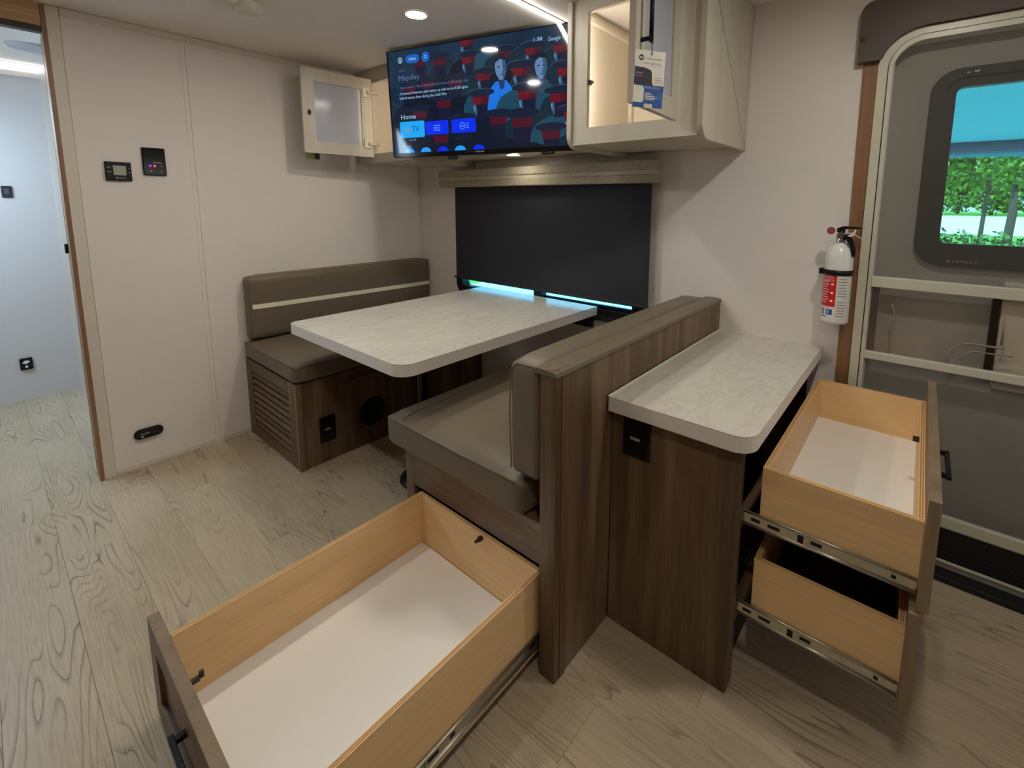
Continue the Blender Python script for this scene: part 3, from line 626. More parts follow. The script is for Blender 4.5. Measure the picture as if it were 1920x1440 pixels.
lc = thing('overhead_cabinet', 'cream overhead cabinet with open door in the left corner', 'cabinet', (.29, -.23, CZ))
end_panel('end_panel', .548, .57, M_cab, lc)
boxes('face_frame', [(.004, .20, -.448, -.43, 1.453, 1.955), (.50, .5475, -.448, -.43, 1.453, 1.955), (.20, .50, -.448, -.43, 1.453, 1.505), (.20, .50, -.448, -.43, 1.90, 1.955), (.004, .5475, -.44, -.43, 1.955, H - .001)], M_cab, lc)
box('bottom_panel', (.004, .5475, -.4295, -.002, 1.456, 1.468), M_cab, lc); box('back_panel', (.004, .5475, -.008, -.002, 1.4685, H - .002), M_cabin, lc)
boxes('lining', [(.004, .007, -.4295, -.0085, 1.4685, H - .002), (.5445, .5475, -.4295, -.0085, 1.4685, H - .002), (.0075, .544, -.4295, -.0085, 1.4685, 1.471)], M_cabin, lc)
box('light_strip', (.51, .522, -.4292, -.424, 1.50, 1.92), M_cabled, lc)
dl, P, slab, dv, nv = cab_door('cabinet_door', .204, -.462, .170, -.832, 1.482, 1.912, -.019, lc, M_frost)
for z in (1.555, 1.835):
    bm = bmesh.new(); a = P(.012, 1, z); add_box(bm, a.x + .0005, a.x + .005, a.y - .042, a.y + .002, z - .026, z + .026, .001); add_box(bm, a.x + .004, a.x + .018, a.y - .02, a.y + .045, z - .008, z + .008, .002); obj('hinge', bm, M_steel, dl)
bm = bmesh.new(); a = P(.34, 1, 1.69); add_box(bm, a.x + .001, a.x + .005, a.y - .008, a.y + .008, 1.676, 1.70, .001); add_box(bm, a.x + .003, a.x + .012, a.y - .003, a.y + .006, 1.685, 1.691, .001); obj('catch', bm, base('catch', (44, 26, 22), .5), dl)
bm = bmesh.new(); s0 = .33
for z in (1.52, 1.63): tube(bm, [P(s0, 0, z), P(s0, -1.6, z)], .006, 6)
tube(bm, [P(s0, -1.6, 1.5), P(s0, -1.6, 1.65)], .006, 6); obj('handle', bm, M_black, dl)
a = P(s0, -2.2, 1.5)
bm = bmesh.new(); add_box(bm, a.x - .002, a.x + .0, a.y - .02, a.y + .055, 1.452, 1.50); t2 = tag(obj('hang_tag', bm, base('tag_green', (150, 156, 110), .6)), 'small tag hanging behind the open left cabinet door', 'tag')
bm = bmesh.new(); add_box(bm, a.x + .0003, a.x + .0008, a.y + .03, a.y + .052, 1.455, 1.498); obj('print', bm, M_ink, t2)
bm = bmesh.new(); tube(bm, [a + Vector((-.001, 0, 0)), a + Vector((.004, -.004, .05)), P(s0, -2.2, 1.60)], .002, 6); obj('strap', bm, M_nylon, t2)

sf = thing('bridge_shelf', 'cream shelf bridging the two overhead cabinets above the window', 'shelf', (1.087, -.12, 1.47))
box('board', (.571, 1.602, -.25, -.002, 1.470, 1.484), M_cab, sf); box('back_board', (.571, 1.602, -.008, -.002, 1.4845, H - .001), M_cab, sf)

# ---------------------------------------------------------------- television
th_ = .253; ti = .049
ta = Vector((math.cos(th_), math.sin(th_), 0)); tn = Vector((math.sin(th_), -math.cos(th_), 0)); tu = Vector((0, 0, math.cos(ti))) + tn * math.sin(ti); TW, TH = 1.01, .504
to = Vector((.571, -.559, 1.461))
tv = thing('television', 'flat television with blue menu screen hung between overhead cabinets', 'television', to + ta * TW / 2)
tn = ta.cross(tu).normalized()
def frame_box(bm, u0, u1, v0, v1, d0, d1, mi=0, bev=0):
    t = bmesh.new(); bmesh.ops.create_cube(t, size=1)
    if bev: 
        for v in t.verts: v.co = Vector(((v.co.x) * (u1 - u0), v.co.y * (v1 - v0), v.co.z * (d1 - d0)))
        bmesh.ops.bevel(t, geom=t.edges[:], offset=bev, segments=2, profile=.5, affect='EDGES')
        for v in t.verts: v.co = to + ta * ((u0 + u1) / 2 + v.co.x) + tu * ((v0 + v1) / 2 + v.co.y) + tn * ((d0 + d1) / 2 + v.co.z)
    else:
        for v in t.verts: v.co = to + ta * ((u0 + u1) / 2 + v.co.x * (u1 - u0)) + tu * ((v0 + v1) / 2 + v.co.y * (v1 - v0)) + tn * ((d0 + d1) / 2 + v.co.z * (d1 - d0))
    merge(bm, t, mi)
bm = bmesh.new(); frame_box(bm, -.002, TW, -.008, TH, -.028, -.0015, 0, .003); frame_box(bm, .2, TW - .2, .06, TH - .12, -.055, -.028, 0, .006); obj('housing', bm, M_black, tv)
bm = bmesh.new(); frame_box(bm, 0, .006, -.006, TH, -.001, .003); frame_box(bm, TW - .006, TW, -.006, TH, -.001, .001); frame_box(bm, 0.006, TW - .006, TH - .004, TH, -.001, .001); frame_box(bm, 0.006, TW - .006, -.006, .014, -.001, .0015); bz = obj('bezel', bm, M_gloss, tv)
shT = Sheet(to, ta * TW, tu * TH)
bm = bmesh.new(); shT.text(bm, 'HISENSE', .49, .004, .012, .002, 0, .05)
for k in range(6): shT.ell(bm, .44 + .008 * k, .010, .0012, .0024, .002)
obj('logo', bm, M_greyp, bz)
bm = bmesh.new(); frame_box(bm, .335, .385, -.026, -.008, -.02, .0, 0, .003); obj('stand_mount', bm, M_black, tv); bm = bmesh.new(); frame_box(bm, .84, .895, -.020, -.008, -.02, .0, 0, .003); obj('stand_mount', bm, M_black, tv); bm = bmesh.new(); tube(bm, [to + ta * .395 + tu * -.006, to + ta * .398 + tu * -.022, to + ta * .405 + tu * -.022, to + ta * .408 + tu * -.006], .002, 6); obj('cable_loop', bm, M_black, tv)
bm = bmesh.new(); pb = to + ta * .55 + tu * .25; tube(bm, [pb - tn * .05, Vector((pb.x - .05, -.10, pb.z)), Vector((pb.x - .05, -.012, pb.z))], .018, 8); obj('wall_bracket', bm, M_black, tv)
def scr(name, c, es=1.0):
    mt = base('screen_' + name, (4, 5, 8), .06, 0, .5, emit=c, es=es); return mt
bm = bmesh.new()
mt = scr('ground', (17, 34, 66))
if not mt.get('done'):
    mt['done'] = 1; n = noise(mt, coords(mt, (5, 5, 7), False), 1.2, 3); r = ramp(mt, [(.3, (14, 22, 48)), (.5, (18, 44, 66)), (.7, (30, 40, 72))]); lk(mt, n.outputs['Fac'], r.inputs[0]); lk(mt, r.outputs[0], mt.node_tree.nodes['Principled BSDF'].inputs['Emission Color'])
shT.rect(bm, .0, 1.0, .028, .995, -.0006); sco = obj('screen', bm, mt, tv)
# generic crowd of capped figures
cols = [scr('coat', (16, 38, 52)), scr('coat_dark', (12, 22, 38)), scr('cap', (20, 30, 50)), scr('rim', (48, 84, 108)), scr('band', (96, 20, 30)), scr('face', (92, 124, 166)), scr('jacket', (24, 110, 214)), scr('hair', (20, 24, 46)), scr('coat_mid', (26, 66, 86)), scr('band_dark', (70, 18, 36)), scr('eyes', (34, 52, 92))]
bm = bmesh.new(); lay = [0.0]
class Clip(Sheet):
    def poly(s, bm, pts, l, mi=0): Sheet.poly(s, bm, [(min(.994, max(.006, a)), min(.991, max(.03, b))) for a, b in pts], l, mi)
shU = shT; shT = Clip(to, ta * TW, tu * TH)
def nl(): lay[0] += .000004; return lay[0]
def figure(u, v, s, dim=0):
    """figure seen from behind: shoulders, short neck with lit side, banded peaked cap; v = cap band height"""
    k = s / TW; kv = s / TH; ca = 1 if dim else random.choice((0, 1, 0, 8))
    pts = [(u - .72 * k, v - 1.5 * kv), (u - .68 * k, v - .66 * kv), (u - .56 * k, v - .46 * kv), (u - .20 * k, v - .30 * kv), (u + .20 * k, v - .30 * kv), (u + .56 * k, v - .46 * kv), (u + .68 * k, v - .66 * kv), (u + .72 * k, v - 1.5 * kv)]
    shT.poly(bm, pts, nl(), ca)
    if not dim: shT.line(bm, pts[0:4], .0020, nl(), 3); shT.line(bm, pts[4:7], .0014, nl(), 8)
    if v > .95 or v < .06: return
    shT.poly(bm, [(u - .19 * k, v), (u + .19 * k, v), (u + .17 * k, v - .26 * kv), (u + .12 * k, v - .34 * kv), (u - .12 * k, v - .34 * kv), (u - .17 * k, v - .24 * kv)], nl(), 7)
    if not dim:
        shT.poly(bm, [(u - .20 * k, v - .03 * kv), (u - .13 * k, v - .02 * kv), (u - .10 * k, v - .20 * kv), (u - .13 * k, v - .30 * kv), (u - .18 * k, v - .20 * kv)], nl(), 3); shT.poly(bm, [(u - .205 * k, v - .06 * kv), (u - .16 * k, v - .05 * kv), (u - .155 * k, v - .17 * kv), (u - .185 * k, v - .17 * kv)], nl(), 5)
        shT.rect(bm, u + .22 * k, u + .28 * k, v - .36 * kv, v - .33 * kv, nl(), 4)
    shT.poly(bm, [(u - .20 * k, v - .03 * kv), (u + .20 * k, v - .03 * kv), (u + .235 * k, v + .17 * kv), (u - .235 * k, v + .17 * kv)], nl(), 9 if dim else 4)
    if not dim:
        for q in (.02, .10): shT.poly(bm, [(u + q * k, v - .03 * kv), (u + .20 * k, v - .03 * kv), (u + .235 * k, v + .17 * kv), (u + (q + .03) * k, v + .17 * kv)], nl(), 9)
    shT.ell(bm, u - .006 * k, v + .232 * kv, .37 * k, .085 * kv, nl(), 3 if not dim else 2); shT.ell(bm, u + .004 * k, v + .220 * kv, .37 * k, .085 * kv, nl(), 2)
def man(u, v, s, body):
    k = s / TW; kv = s / TH
    shT.poly(bm, [(u - .55 * k, v - 1.35 * kv), (u - .5 * k, v - .62 * kv), (u - .15 * k, v - .30 * kv), (u + .16 * k, v - .30 * kv), (u + .5 * k, v - .7 * kv), (u + .6 * k, v - 1.35 * kv)], nl(), body)
    shT.poly(bm, [(u - .10 * k, v - .2 * kv), (u + .12 * k, v - .2 * kv), (u + .10 * k, v - .48 * kv), (u - .02 * k, v - .52 * kv)], nl(), 10)
    shT.ell(bm, u - .015 * k, v + .10 * kv, .20 * k, .30 * kv, nl(), 7)
    shT.poly(bm, [(u - .16 * k, v + .16 * kv), (u - .02 * k, v + .24 * kv), (u + .15 * k, v + .20 * kv), (u + .18 * k, v + .02 * kv), (u + .16 * k, v - .14 * kv), (u + .07 * k, v - .28 * kv), (u - .04 * k, v - .27 * kv), (u - .13 * k, v - .14 * kv), (u - .17 * k, v + .02 * kv)], nl(), 5)
    shT.poly(bm, [(u + .05 * k, v + .22 * kv), (u + .15 * k, v + .20 * kv), (u + .18 * k, v + .02 * kv), (u + .16 * k, v - .14 * kv), (u + .07 * k, v - .28 * kv), (u + .05 * k, v - .1 * kv), (u + .08 * k, v)], nl(), 3)
    for a in (-.10, .06): shT.rect(bm, u + a * k, u + (a + .07) * k, v + .03 * kv, v + .065 * kv, nl(), 10)
    shT.rect(bm, u - .03 * k, u + .07 * k, v - .165 * kv, v - .145 * kv, nl(), 10)
rows = [[(.36, .96), (.47, .95), (.57, .965), (.66, .955), (.76, .965), (.86, .955), (.95, .96)], [(.20, .84, 1), (.315, .82, 1), (.474, .80), (.652, .80), (.80, .80), (.93, .79)], [(.13, .60, 1), (.24, .63, 1), (.40, .62, 1), (.553, .64)]]
for row in rows:
    for f in row: figure(f[0], f[1], .165, f[2] if len(f) > 2 else 0)
man(.640, .71, .17, 6); man(.835, .68, .17, 8)
for f in ((.742, .645, .19), (.955, .60, .19), (.325, .44, .19, 1), (.532, .44, .20), (.77, .445, .21), (.18, .36, .19, 1), (.92, .40, .20), (.43, .24, .2, 1), (.62, .25, .2, 1), (.985, .24, .2), (.74, .215, .24, 1), (.30, .12, .2, 1), (.88, .10, .2, 1)): figure(f[0], f[1], f[2], f[3] if len(f) > 3 else 0)
shT = shU
obj('screen_picture', bm, cols, sco)
L0 = .0024
ui = [scr('text', (150, 190, 225)), scr('text_dim', (84, 104, 140)), scr('pill', (10, 92, 176)), scr('card_focus', (20, 160, 236)), scr('card', (8, 44, 226)), scr('icon', (96, 150, 250)), scr('tan', (132, 140, 84)), scr('ink', (16, 66, 132)), scr('app_light', (34, 152, 240))]
def rr(bm, u0, u1, v0, v1, r, l, mi): shT.poly(bm, rrect(u0, u1, v0, v1, r, 4), l, mi)
for k, (u0, u1, v0, v1, mi) in enumerate(((.056, .207, .172, .328, 3), (.213, .348, .188, .314, 4), (.366, .502, .188, .314, 4))):
    bm = bmesh.new(); rr(bm, u0, u1, v0, v1, .012, L0, mi)
    if k == 0: shT.text(bm, 'HD', .086, .225, .05, L0 * 1.2, 6, .04); shT.text(bm, 'TV', .13, .225, .055, L0 * 1.2, 7, .045)
    if k == 1: shT.line(bm, [(.262, .272), (.298, .272), (.298, .226), (.262, .226)], .0035, L0 * 1.2, 5); shT.line(bm, [(.258, .249), (.282, .249)], .0035, L0 * 1.2, 5); shT.poly(bm, [(.277, .261), (.289, .249), (.277, .237)], L0 * 1.2, 5)
    if k == 2:
        shT.line(bm, [(.428 + .016 * math.cos(math.radians(a)), .25 + .032 * math.sin(math.radians(a))) for a in range(0, 361, 60)], .003, L0 * 1.2, 5); shT.ell(bm, .428, .25, .005, .010, L0 * 1.2, 5)
        for q in (-.02, 0, .02): shT.line(bm, [(.45, .25 + q), (.464, .25 + q)], .003, L0 * 1.2, 5)
    obj('menu_card', bm, ui, sco)
for k, u in enumerate((.106, .208, .311, .41, .514)):
    bm = bmesh.new(); shT.ell(bm, u, .029, .031, .044, L0, (8, 8, 4, 8, 4)[k], 16, 0, 180); obj('app_icon', bm, ui, sco)
bm = bmesh.new(); rr(bm, .116, .200, .862, .942, .03, L0, 2); shT.text(bm, 'Home', .138, .888, .03, L0 * 1.2, 0, .042); obj('menu_button', bm, ui, sco)
bm = bmesh.new(); shT.ell(bm, .236, .90, .024, .046, L0, 2); shT.line(bm, [(.236 + .007 * math.cos(math.radians(a)), .903 + .014 * math.sin(math.radians(a))) for a in range(0, 361, 40)], .0025, L0 * 1.2, 0); obj('menu_button', bm, ui, sco)
bm = bmesh.new(); shT.line(bm, [(.083 + .013 * math.cos(math.radians(a)), .902 + .026 * math.sin(math.radians(a))) for a in range(0, 361, 30)], .003, L0, 0); shT.ell(bm, .083, .908, .005, .010, L0, 0); shT.rect(bm, .076, .090, .886, .893, L0, 0)
obj('profile_icon', bm, ui, sco)
for a in [('tv+', .072, .795, .026, L0, 1, .035), ('Mayday', .067, .715, .05, L0, 1, .128), ('New movie - Ryan Reynolds & Kenneth Branagh star', .069, .638, .024, L0, 1, .405), ('A downed American pilot teams up with an ex-KGB agent', .067, .582, .025, L0, 0, .402), ('behind enemy lines during the Cold War', .066, .540, .025, L0, 0, .283), ('Home', .066, .352, .045, L0, 0, .092), ('Live TV', .111, .142, .016, L0, 0, .04), ('Apps', .072, .078, .03, L0, 0, .047), ('1:38', .805, .89, .03, L0, 0, .04), ('Google TV', .872, .876, .034, L0, 0, .085)]:
    bm = bmesh.new(); shT.text(bm, *a); obj('menu_text', bm, ui, sco)


# ================================================================== shade and valance
sh_ = thing('window_shade', 'dark blackout roller shade under a woven fabric valance', 'window shade', (1.06, -.05, .75))
bm = bmesh.new(); add_box(bm, .333, 1.795, -.10, -.002, 1.376, 1.419, .004); add_box(bm, .336, 1.795, -.098, -.002, 1.320, 1.357, .004); obj('valance', bm, M_val, sh_)
box('valance_band', (.335, 1.7955, -.094, -.002, 1.357, 1.376), M_valb, sh_, .001)
box('blind', (.425, 1.768, -.042, -.0395, .762, 1.3195), M_shade, sh_); box('bottom_rail', (.421, 1.772, -.047, -.034, .748, .763), M_shade, sh_, .004)
box('rail_stop', (.404, .42, -.045, -.035, .75, .762), M_black, sh_, .003)

# ================================================================== lamps
lamps = 'recessed ceiling lamps'
def puck(loc, label, r=.040, group=None, z=H, mat=None):
    t = thing('recessed_lamp', label, 'lamp', (loc[0], loc[1], z), group)
    bm = bmesh.new(); lathe(bm, [(r, z - .0005), (r * 1.28, z - .0005), (r * 1.25, z - .004), (r, z - .005)], (loc[0], loc[1], 0), 'z', 32); obj('trim_ring', bm, M_lring, t)
    bm = bmesh.new(); disc(bm, (loc[0], loc[1], z - .0035), r, 'z', 28); 
    for f in bm.faces: f.normal_flip()
    obj('diffuser', bm, mat or M_puck, t)
    return t
puck((1.058, -.748), 'glowing round ceiling lamp left of the light strip', .040)
puck((2.74, -.72), 'round ceiling lamp above the open side drawers', .040)
puck((1.06, -1.85), 'round ceiling lamp above the aisle by the bedroom doorway', .040)
puck((2.74, -1.80), 'added unseen ceiling lamp above the aisle near the large drawer', .040)  # extra lamp out of view, added to brighten floor, worktop and drawers
puck((1.09, -.215), 'small glowing lamp under the shelf below the television', .034, None, 1.4695, M_shelfpuck)
st = thing('light_strip', 'long white light strip running across the ceiling', 'light strip', (1.47, -1.3, H))
box('channel', (1.459, 1.482, -1.76, -.30, H - .004, H - .0005), M_lring, st); box('diffuser', (1.462, 1.479, -1.755, -.305, H - .008, H - .0042), M_led, st)
s2 = thing('light_strip', 'bright light strip along the bedroom ceiling', 'light strip', (-1.47, -1.95, 2.0)); box('diffuser', (-1.490, -1.478, -2.35, -1.60, 2.003, 2.015), M_bedled, s2); box('channel', (-1.4945, -1.476, -2.36, -1.59, 2.015, 2.0195), M_lring, s2)
bv = thing('ceiling_speaker', 'round white ceiling fitting in the bedroom', 'ceiling fitting', (-.93, -1.70, 2.02))
bm = bmesh.new(); lathe(bm, [(.11, 2.0195), (.11, 2.012), (.09, 2.005), (.03, 2.004), (.0001, 2.004)], (-1.0, -1.665, 0), 'z', 32); obj('cover', bm, base('fitting_grey', (176, 180, 186), .5), bv)
sd_ = thing('smoke_detector', 'round white smoke detector on the ceiling', 'smoke detector', (.63, -1.21, H))
bm = bmesh.new(); lathe(bm, [(.048, H - .0005), (.048, H - .012), (.042, H - .03), (.02, H - .034), (.0001, H - .034)], (.625, -1.205, 0), 'z', 32); hs = obj('housing', bm, base('detector', (214, 208, 192), .4), sd_)
bm = bmesh.new(); lathe(bm, [(.055, H - .0005), (.055, H - .01), (.05, H - .02), (.0001, H - .02)], (.60, -1.275, 0), 'z', 32); obj('base_plate', bm, base('detector', (214, 208, 192), .4), sd_)

# ================================================================== wall devices
th1 = thing('thermostat', 'black wall thermostat with grey display', 'thermostat', (0, -1.537, 1.315))
box('body', (.0005, .014, -1.582, -1.497, 1.312, 1.392), M_black, th1, .003); box('display', (.0141, .0146, -1.556, -1.515, 1.336, 1.376), M_lcd, th1)
for b_ in [(.0141, .0146, -1.575, -1.565, 1.366, 1.370), (.0141, .0146, -1.575, -1.563, 1.348, 1.351), (.0141, .0146, -1.506, -1.502, 1.364, 1.368), (.0141, .0146, -1.506, -1.502, 1.346, 1.35), (.0141, .0146, -1.55, -1.542, 1.322, 1.328), (.0141, .0146, -1.539, -1.518, 1.323, 1.326)]: box('button', b_, M_greyp, th1)
c1 = thing('control_panel', 'black touch control panel with purple and red lights', 'control panel', (0, -1.415, 1.34))
box('body', (.0005, .012, -1.457, -1.375, 1.340, 1.462), M_gloss, c1, .004)
bm = bmesh.new(); add_box(bm, .0121, .0126, -1.436, -1.427, 1.378, 1.387); obj('indicator', bm, base('purple_led', (90, 30, 200), .5, emit=(110, 30, 220), es=2), c1)
bm = bmesh.new(); add_box(bm, .0121, .0126, -1.420, -1.412, 1.378, 1.387); obj('indicator', bm, base('red_led', (230, 40, 60), .5, emit=(250, 50, 70), es=2), c1)
for b_ in [(.0121, .0126, -1.396, -1.390, 1.38, 1.384), (.0121, .0126, -1.396, -1.390, 1.356, 1.36), (.0121, .0126, -1.42, -1.392, 1.395, 1.399), (.0121, .0126, -1.434, -1.427, 1.356, 1.362)]: box('icon', b_, M_greyp, c1)
sl = thing('step_light', 'oval black floor light on the left wall near the floor', 'light', (0, -1.537, .13))
bm = bmesh.new(); add_prism(bm, rrect(-1.590, -1.484, .138, .184, .0229, 8), .0005, .016, 'x', 0, .004); obj('housing', bm, M_gloss, sl)
boxes('lens', [(.0161, .0166, -1.568, -1.535, .160, .164)], M_greyp, sl); box('indicator', (.0161, .0166, -1.566, -1.558, .147, .152), M_whl, sl); box('indicator', (.0161, .0166, -1.518, -1.515, .158, .161), M_whl, sl)
sw = thing('light_switch', 'small dark switch on the bedroom wall', 'switch', (-1.495, -1.817, 1.24)); box('plate', (-1.4945, -1.485, -1.838, -1.796, 1.238, 1.306), base('switch_dark', (44, 40, 52), .4), sw, .003)
box('rocker', (-1.4849, -1.482, -1.827, -1.807, 1.258, 1.29), base('switch_mid', (80, 76, 86), .4), sw, .001)
nlt = thing('night_light', 'small black night light low on the bedroom wall', 'light', (-1.495, -1.84, .19)); box('body', (-1.4945, -1.478, -1.866, -1.812, .19, .264), M_black, nlt, .006)
bm = bmesh.new(); shN = Sheet((-1.4775, -1.866, .19), (0, .054, 0), (0, 0, .074)); shN.poly(bm, [(.18, .62), (.5, .50), (.82, .68), (.6, .80), (.4, .80)], 0); shN.ell(bm, .5, .28, .12, .1, 0); obj('lens', bm, M_whl, nlt)

# ================================================================== fire extinguisher
fe = thing('fire_extinguisher', 'white fire extinguisher strapped to the wall beside the door', 'fire extinguisher', (2.502, -.062, .815))
cx, cy, R = 2.502, -.062, .0425
bm = bmesh.new(); lathe(bm, [(.0001, .818), (.036, .818), (.0415, .822), (R, .83), (R, 1.045), (.040, 1.065), (.033, 1.083), (.020, 1.095), (.014, 1.10), (.014, 1.108)], (cx, cy, 0), 'z', 40); obj('cylinder', bm, M_ext, fe)
bm = bmesh.new(); lathe(bm, [(.0155, 1.103), (.0155, 1.122), (.010, 1.126), (.010, 1.148), (.0001, 1.15)], (cx, cy, 0), 'z', 20); tube(bm, [(cx, cy, 1.128), (cx, cy - .026, 1.128)], .011, 10); obj('valve', bm, M_chrome, fe)
bm = bmesh.new(); add_prism(bm, [(2.484, 1.138), (2.488, 1.150), (2.505, 1.158), (2.530, 1.158), (2.560, 1.155), (2.560, 1.151), (2.525, 1.150), (2.505, 1.146), (2.494, 1.136)], cy - .012, cy + .012, 'y'); obj('lever', bm, M_black, fe)
bm = bmesh.new(); tube(bm, [(2.508, cy - .012, 1.128), (2.522, cy - .014, 1.122), (2.534, cy - .014, 1.105), (2.541, cy - .014, 1.080), (2.541, cy - .014, 1.056)], [.010, .010, .009, .008, .007], 10); obj('handle', bm, M_black, fe)
bm = bmesh.new(); lathe(bm, [(.0165, -.012), (.0165, .004), (.0001, .004)], (2.474, cy - .018, 1.143), 'y', 24); disc(bm, (2.474, cy - .0301, 1.143), .0165, 'y', 24); gg = obj('gauge', bm, M_nylon, fe)
bm = bmesh.new(); disc(bm, (2.474, cy - .0306, 1.143), .013, 'y', 24); obj('gauge_dial', bm, base('dial', (150, 70, 84), .4), gg)
bm = bmesh.new(); tube(bm, [(2.512, cy - .026, 1.133), (2.53, cy - .03, 1.137), (2.545, cy - .03, 1.131), (2.585, cy - .02, 1.105)], .0015, 5); add_prism(bm, [(2.522, 1.128), (2.532, 1.132), (2.545, 1.151), (2.547, 1.144), (2.54, 1.127), (2.53, 1.124)], cy - .032, cy - .030, 'y'); obj('seal_tie', bm, M_nylon, fe)
bm = bmesh.new(); lathe(bm, [(R + .0004, .990), (R + .003, .990), (R + .003, 1.008), (R + .0004, 1.008)], (cx, cy, 0), 'z', 40); add_box(bm, cx - .057, cx - .03, cy - .018, cy + .01, .989, 1.009, .003); obj('strap', bm, M_black, fe)
box('bracket', (cx - .02, cx + .02, -.0185, -.0085, .86, 1.06), M_black, fe, .002)
def cyl_patch(bm, a0, a1, z0, z1, off, mi, n=6):
    r = R + off; A = [math.radians(a0 + (a1 - a0) * i / n) for i in range(n + 1)]
    lo = [bm.verts.new((cx + r * math.cos(a), cy + r * math.sin(a), z0)) for a in A]; hi = [bm.verts.new((cx + r * math.cos(a), cy + r * math.sin(a), z1)) for a in A]
    for i in range(n): f = bm.faces.new([lo[i], lo[i + 1], hi[i + 1], hi[i]]); f.material_index = mi; f.smooth = True
bm = bmesh.new(); cyl_patch(bm, 196, 275, .880, .989, .0004, 0, 10)
for k in range(9): cyl_patch(bm, 206, 206 + (38 if k % 3 else 30), .893 + .009 * k, .8955 + .009 * k, .0007, 1, 5)
for z in (.955, .925, .897): cyl_patch(bm, 254, 264, z, z + .007, .0007, 1, 3)
for a in (212, 240): cyl_patch(bm, a, a + (16 if a < 220 else 26), .851, .870, .0004, 2, 4); cyl_patch(bm, a + 5, a + 11, .856, .866, .0007, 1, 3)
for k in range(14):
    if k == 6: continue
    cyl_patch(bm, 281, 322 - (k * 7 % 9), .846 + .010 * k, .8495 + .010 * k, .0004, 3, 5)
for k in range(2): cyl_patch(bm, 204, 240, .842, .845, .0004, 4, 4)
obj('label', bm, [M_red, M_nylon, M_blue, M_greyp, M_ink], fe)
bm = bmesh.new()
def cyl_text(t, a0, a1, z, h, mi=0):
    vs, fs = text_geo(t); x0 = min(p[0] for p in vs); x1 = max(p[0] for p in vs); r = R + .0008
    nv = []
    for p in vs:
        a = math.radians(a0 + (a1 - a0) * (p[0] - x0) / (x1 - x0)); nv.append(bm.verts.new((cx + r * math.cos(a), cy + r * math.sin(a), z + p[1] / .69 * h)))
    for f in fs: bm.faces.new([nv[i] for i in f]).material_index = mi
cyl_text('INSTRUCTIONS', 200, 262, .9785, .0065); cyl_text("MODE D'EMPLOI", 200, 264, .9685, .0065); obj('lettering', bm, M_nylon, fe)

# ================================================================== outside
M_grass = weave('lawn', (96, 150, 50), (120, 176, 62), 3, .9, 0); M_conc = base('sunlit_concrete', (236, 234, 226), .8)
GZ = -.85
gr = box('ground_outside', (-60, 90, .12, 200, GZ - .1, GZ), M_grass); struct(gr, 'lawn outside')
struct(box('pavement_outside', (-6, 8, .13, 7.0, GZ, GZ + .02), M_conc), 'pale concrete beside the trailer')
struct(box('road_outside', (-60, 90, 42, 112, GZ, GZ + .02), M_conc), 'sunlit white road beyond the lawn')
struct(box('roof', (-2.2, XR + .6, YB - .2, .12, 2.12, 2.2), base('roof_white', (220, 220, 220), .7)))
aw = thing('awning', 'blue awning spread outside above the entry door', 'awning', (3, 1.3, 1.6))
M_awn = bpy.data.materials.new('awning_fabric'); M_awn.use_nodes = True; nt = M_awn.node_tree; b = nt.nodes['Principled BSDF']; b.inputs['Base Color'].default_value = rgba((120, 196, 196)); b.inputs['Roughness'].default_value = .9
tr = nd(M_awn, 'ShaderNodeBsdfTranslucent'); tr.inputs[0].default_value = rgba((112, 196, 198)); mx = nd(M_awn, 'ShaderNodeMixShader'); mx.inputs[0].default_value = .55
lk(M_awn, b.outputs[0], mx.inputs[1]); lk(M_awn, tr.outputs[0], mx.inputs[2]); lk(M_awn, mx.outputs[0], nt.nodes['Material Output'].inputs[0])
bm = bmesh.new(); add_prism(bm, [(.16, 2.14), (2.44, 1.665), (2.44, 1.672), (.16, 2.15)], -1.0, 5.5, 'x'); obj('fabric', bm, M_awn, aw)
bm = bmesh.new(); tube(bm, [(-1.0, 2.48, 1.635), (5.5, 2.48, 1.635)], .05, 14); obj('roller', bm, base('roller_grey', (70, 84, 100), .6), aw)
bm = bmesh.new(); add_prism(bm, [(-1.0, 1.60), (3.0, 1.563), (5.5, 1.46), (5.5, 1.60)], 2.50, 2.506, 'y'); obj('valance', bm, M_awn, aw)
def leaf_cloud(bm, c, r, n, s, mi=0):
    for _ in range(n):
        while True:
            p = Vector((random.uniform(-1, 1), random.uniform(-1, 1), random.uniform(-1, 1)))
            if p.length < 1: break
        q = Vector(c) + Vector((p.x * r[0], p.y * r[1], p.z * r[2])); a = Vector((random.uniform(-1, 1), random.uniform(-1, 1), random.uniform(-1, 1))).normalized(); b = a.cross(Vector((random.uniform(-1, 1), random.uniform(-1, 1), random.uniform(-1, 1)))).normalized()
        k = s * random.uniform(.6, 1.3)
        bm.faces.new([bm.verts.new(q + a * k), bm.verts.new(q + b * k * .6), bm.verts.new(q - a * k), bm.verts.new(q - b * k * .6)]).material_index = random.randrange(3) if mi < 0 else mi
M_lf = [base('leaf_%d' % k, c, .7) for k, c in enumerate(((92, 140, 40), (120, 156, 48), (66, 108, 40)))]
M_hl = [base('hedge_leaf_%d' % k, c, .6) for k, c in enumerate(((70, 120, 50), (104, 150, 70), (44, 84, 40)))]
M_bark = base('bark', (92, 78, 66), .9)
hg = thing('hedge', 'low leafy hedge growing outside the door window', 'hedge', (4.2, 13, GZ))
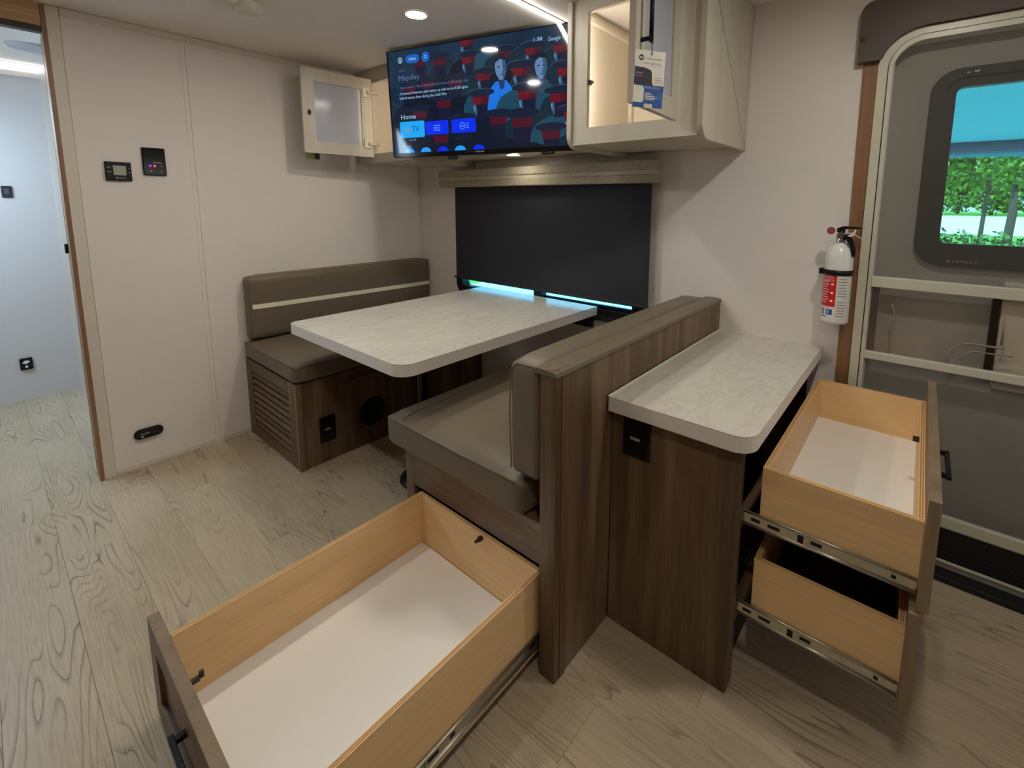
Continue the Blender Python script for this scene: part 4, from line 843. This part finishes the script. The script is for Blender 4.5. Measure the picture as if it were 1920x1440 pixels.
bm = bmesh.new(); 
for k in range(16): leaf_cloud(bm, (2.2 + .3 * k, 13 + random.uniform(-.3, .3), GZ + .72), (.4, .7, .80 + random.uniform(-.08, .06)), 300, .07, -1)
lo_ = obj('foliage', bm, M_hl, hg); lo_['kind'] = 'stuff'
bm = bmesh.new()
for k in range(16): tube(bm, [(2.2 + .3 * k, 13, GZ), (2.25 + .3 * k, 13.05, GZ + .9)], .03, 6)
obj('stem', bm, M_bark, hg)
def tree(label, x, y, trunk_h, tr_, crown, n, s, palm=False):
    t = thing('tree', label, 'tree', (x, y, GZ), 'trees outside the door')
    bm = bmesh.new(); tube(bm, [(x - .04, y, GZ), (x, y, GZ + trunk_h * .35), (x + .05, y, GZ + trunk_h * .7), (x + .02, y, GZ + trunk_h)], [tr_ * 1.25, tr_, tr_ * .9, tr_ * .5], 10); obj('trunk', bm, M_bark, t)
    bm = bmesh.new()
    for c, r in crown: leaf_cloud(bm, (x + c[0], y + c[1], GZ + c[2]), r, n, s, -1)
    o = obj('crown', bm, M_lf, t); o['kind'] = 'stuff'
tree('slim young tree outside with one thin trunk', 4.42, 22, 4.2, .07, [((0, 0, 3.4), (1.6, 1.2, .9)), ((-.6, 0, 4.2), (1.0, 1, .7))], 700, .13)
tree('thick palm-like trunk outside nearest the hedge', 4.58, 16.5, 2.65, .11, [((.3, 0, 3.1), (1.1, .8, .5)), ((1.0, 0, 3.3), (.9, .8, .7))], 600, .10)
for x, y, lb in ((4.0, 126, 'broad tree at the left end of the far tree line'), (13.0, 127, 'broad tree in the middle of the far tree line'), (22.0, 126, 'broad tree at the right end of the far tree line'), (8.5, 142, 'taller tree filling the gap on the left of the far tree line'), (17.5, 142, 'taller tree filling the gap on the right of the far tree line')):
    tree(lb, x, y, 6, .3, [((0, 0, 3.7), (3.6, 3, 3.5)), ((1.6, 0, 7.4), (2.7, 3, 2.4)), ((-1.6, 0, 7.2), (2.7, 3, 2.2)), ((0, 0, 9.8), (2.4, 2, 1.7))], 620, .5)
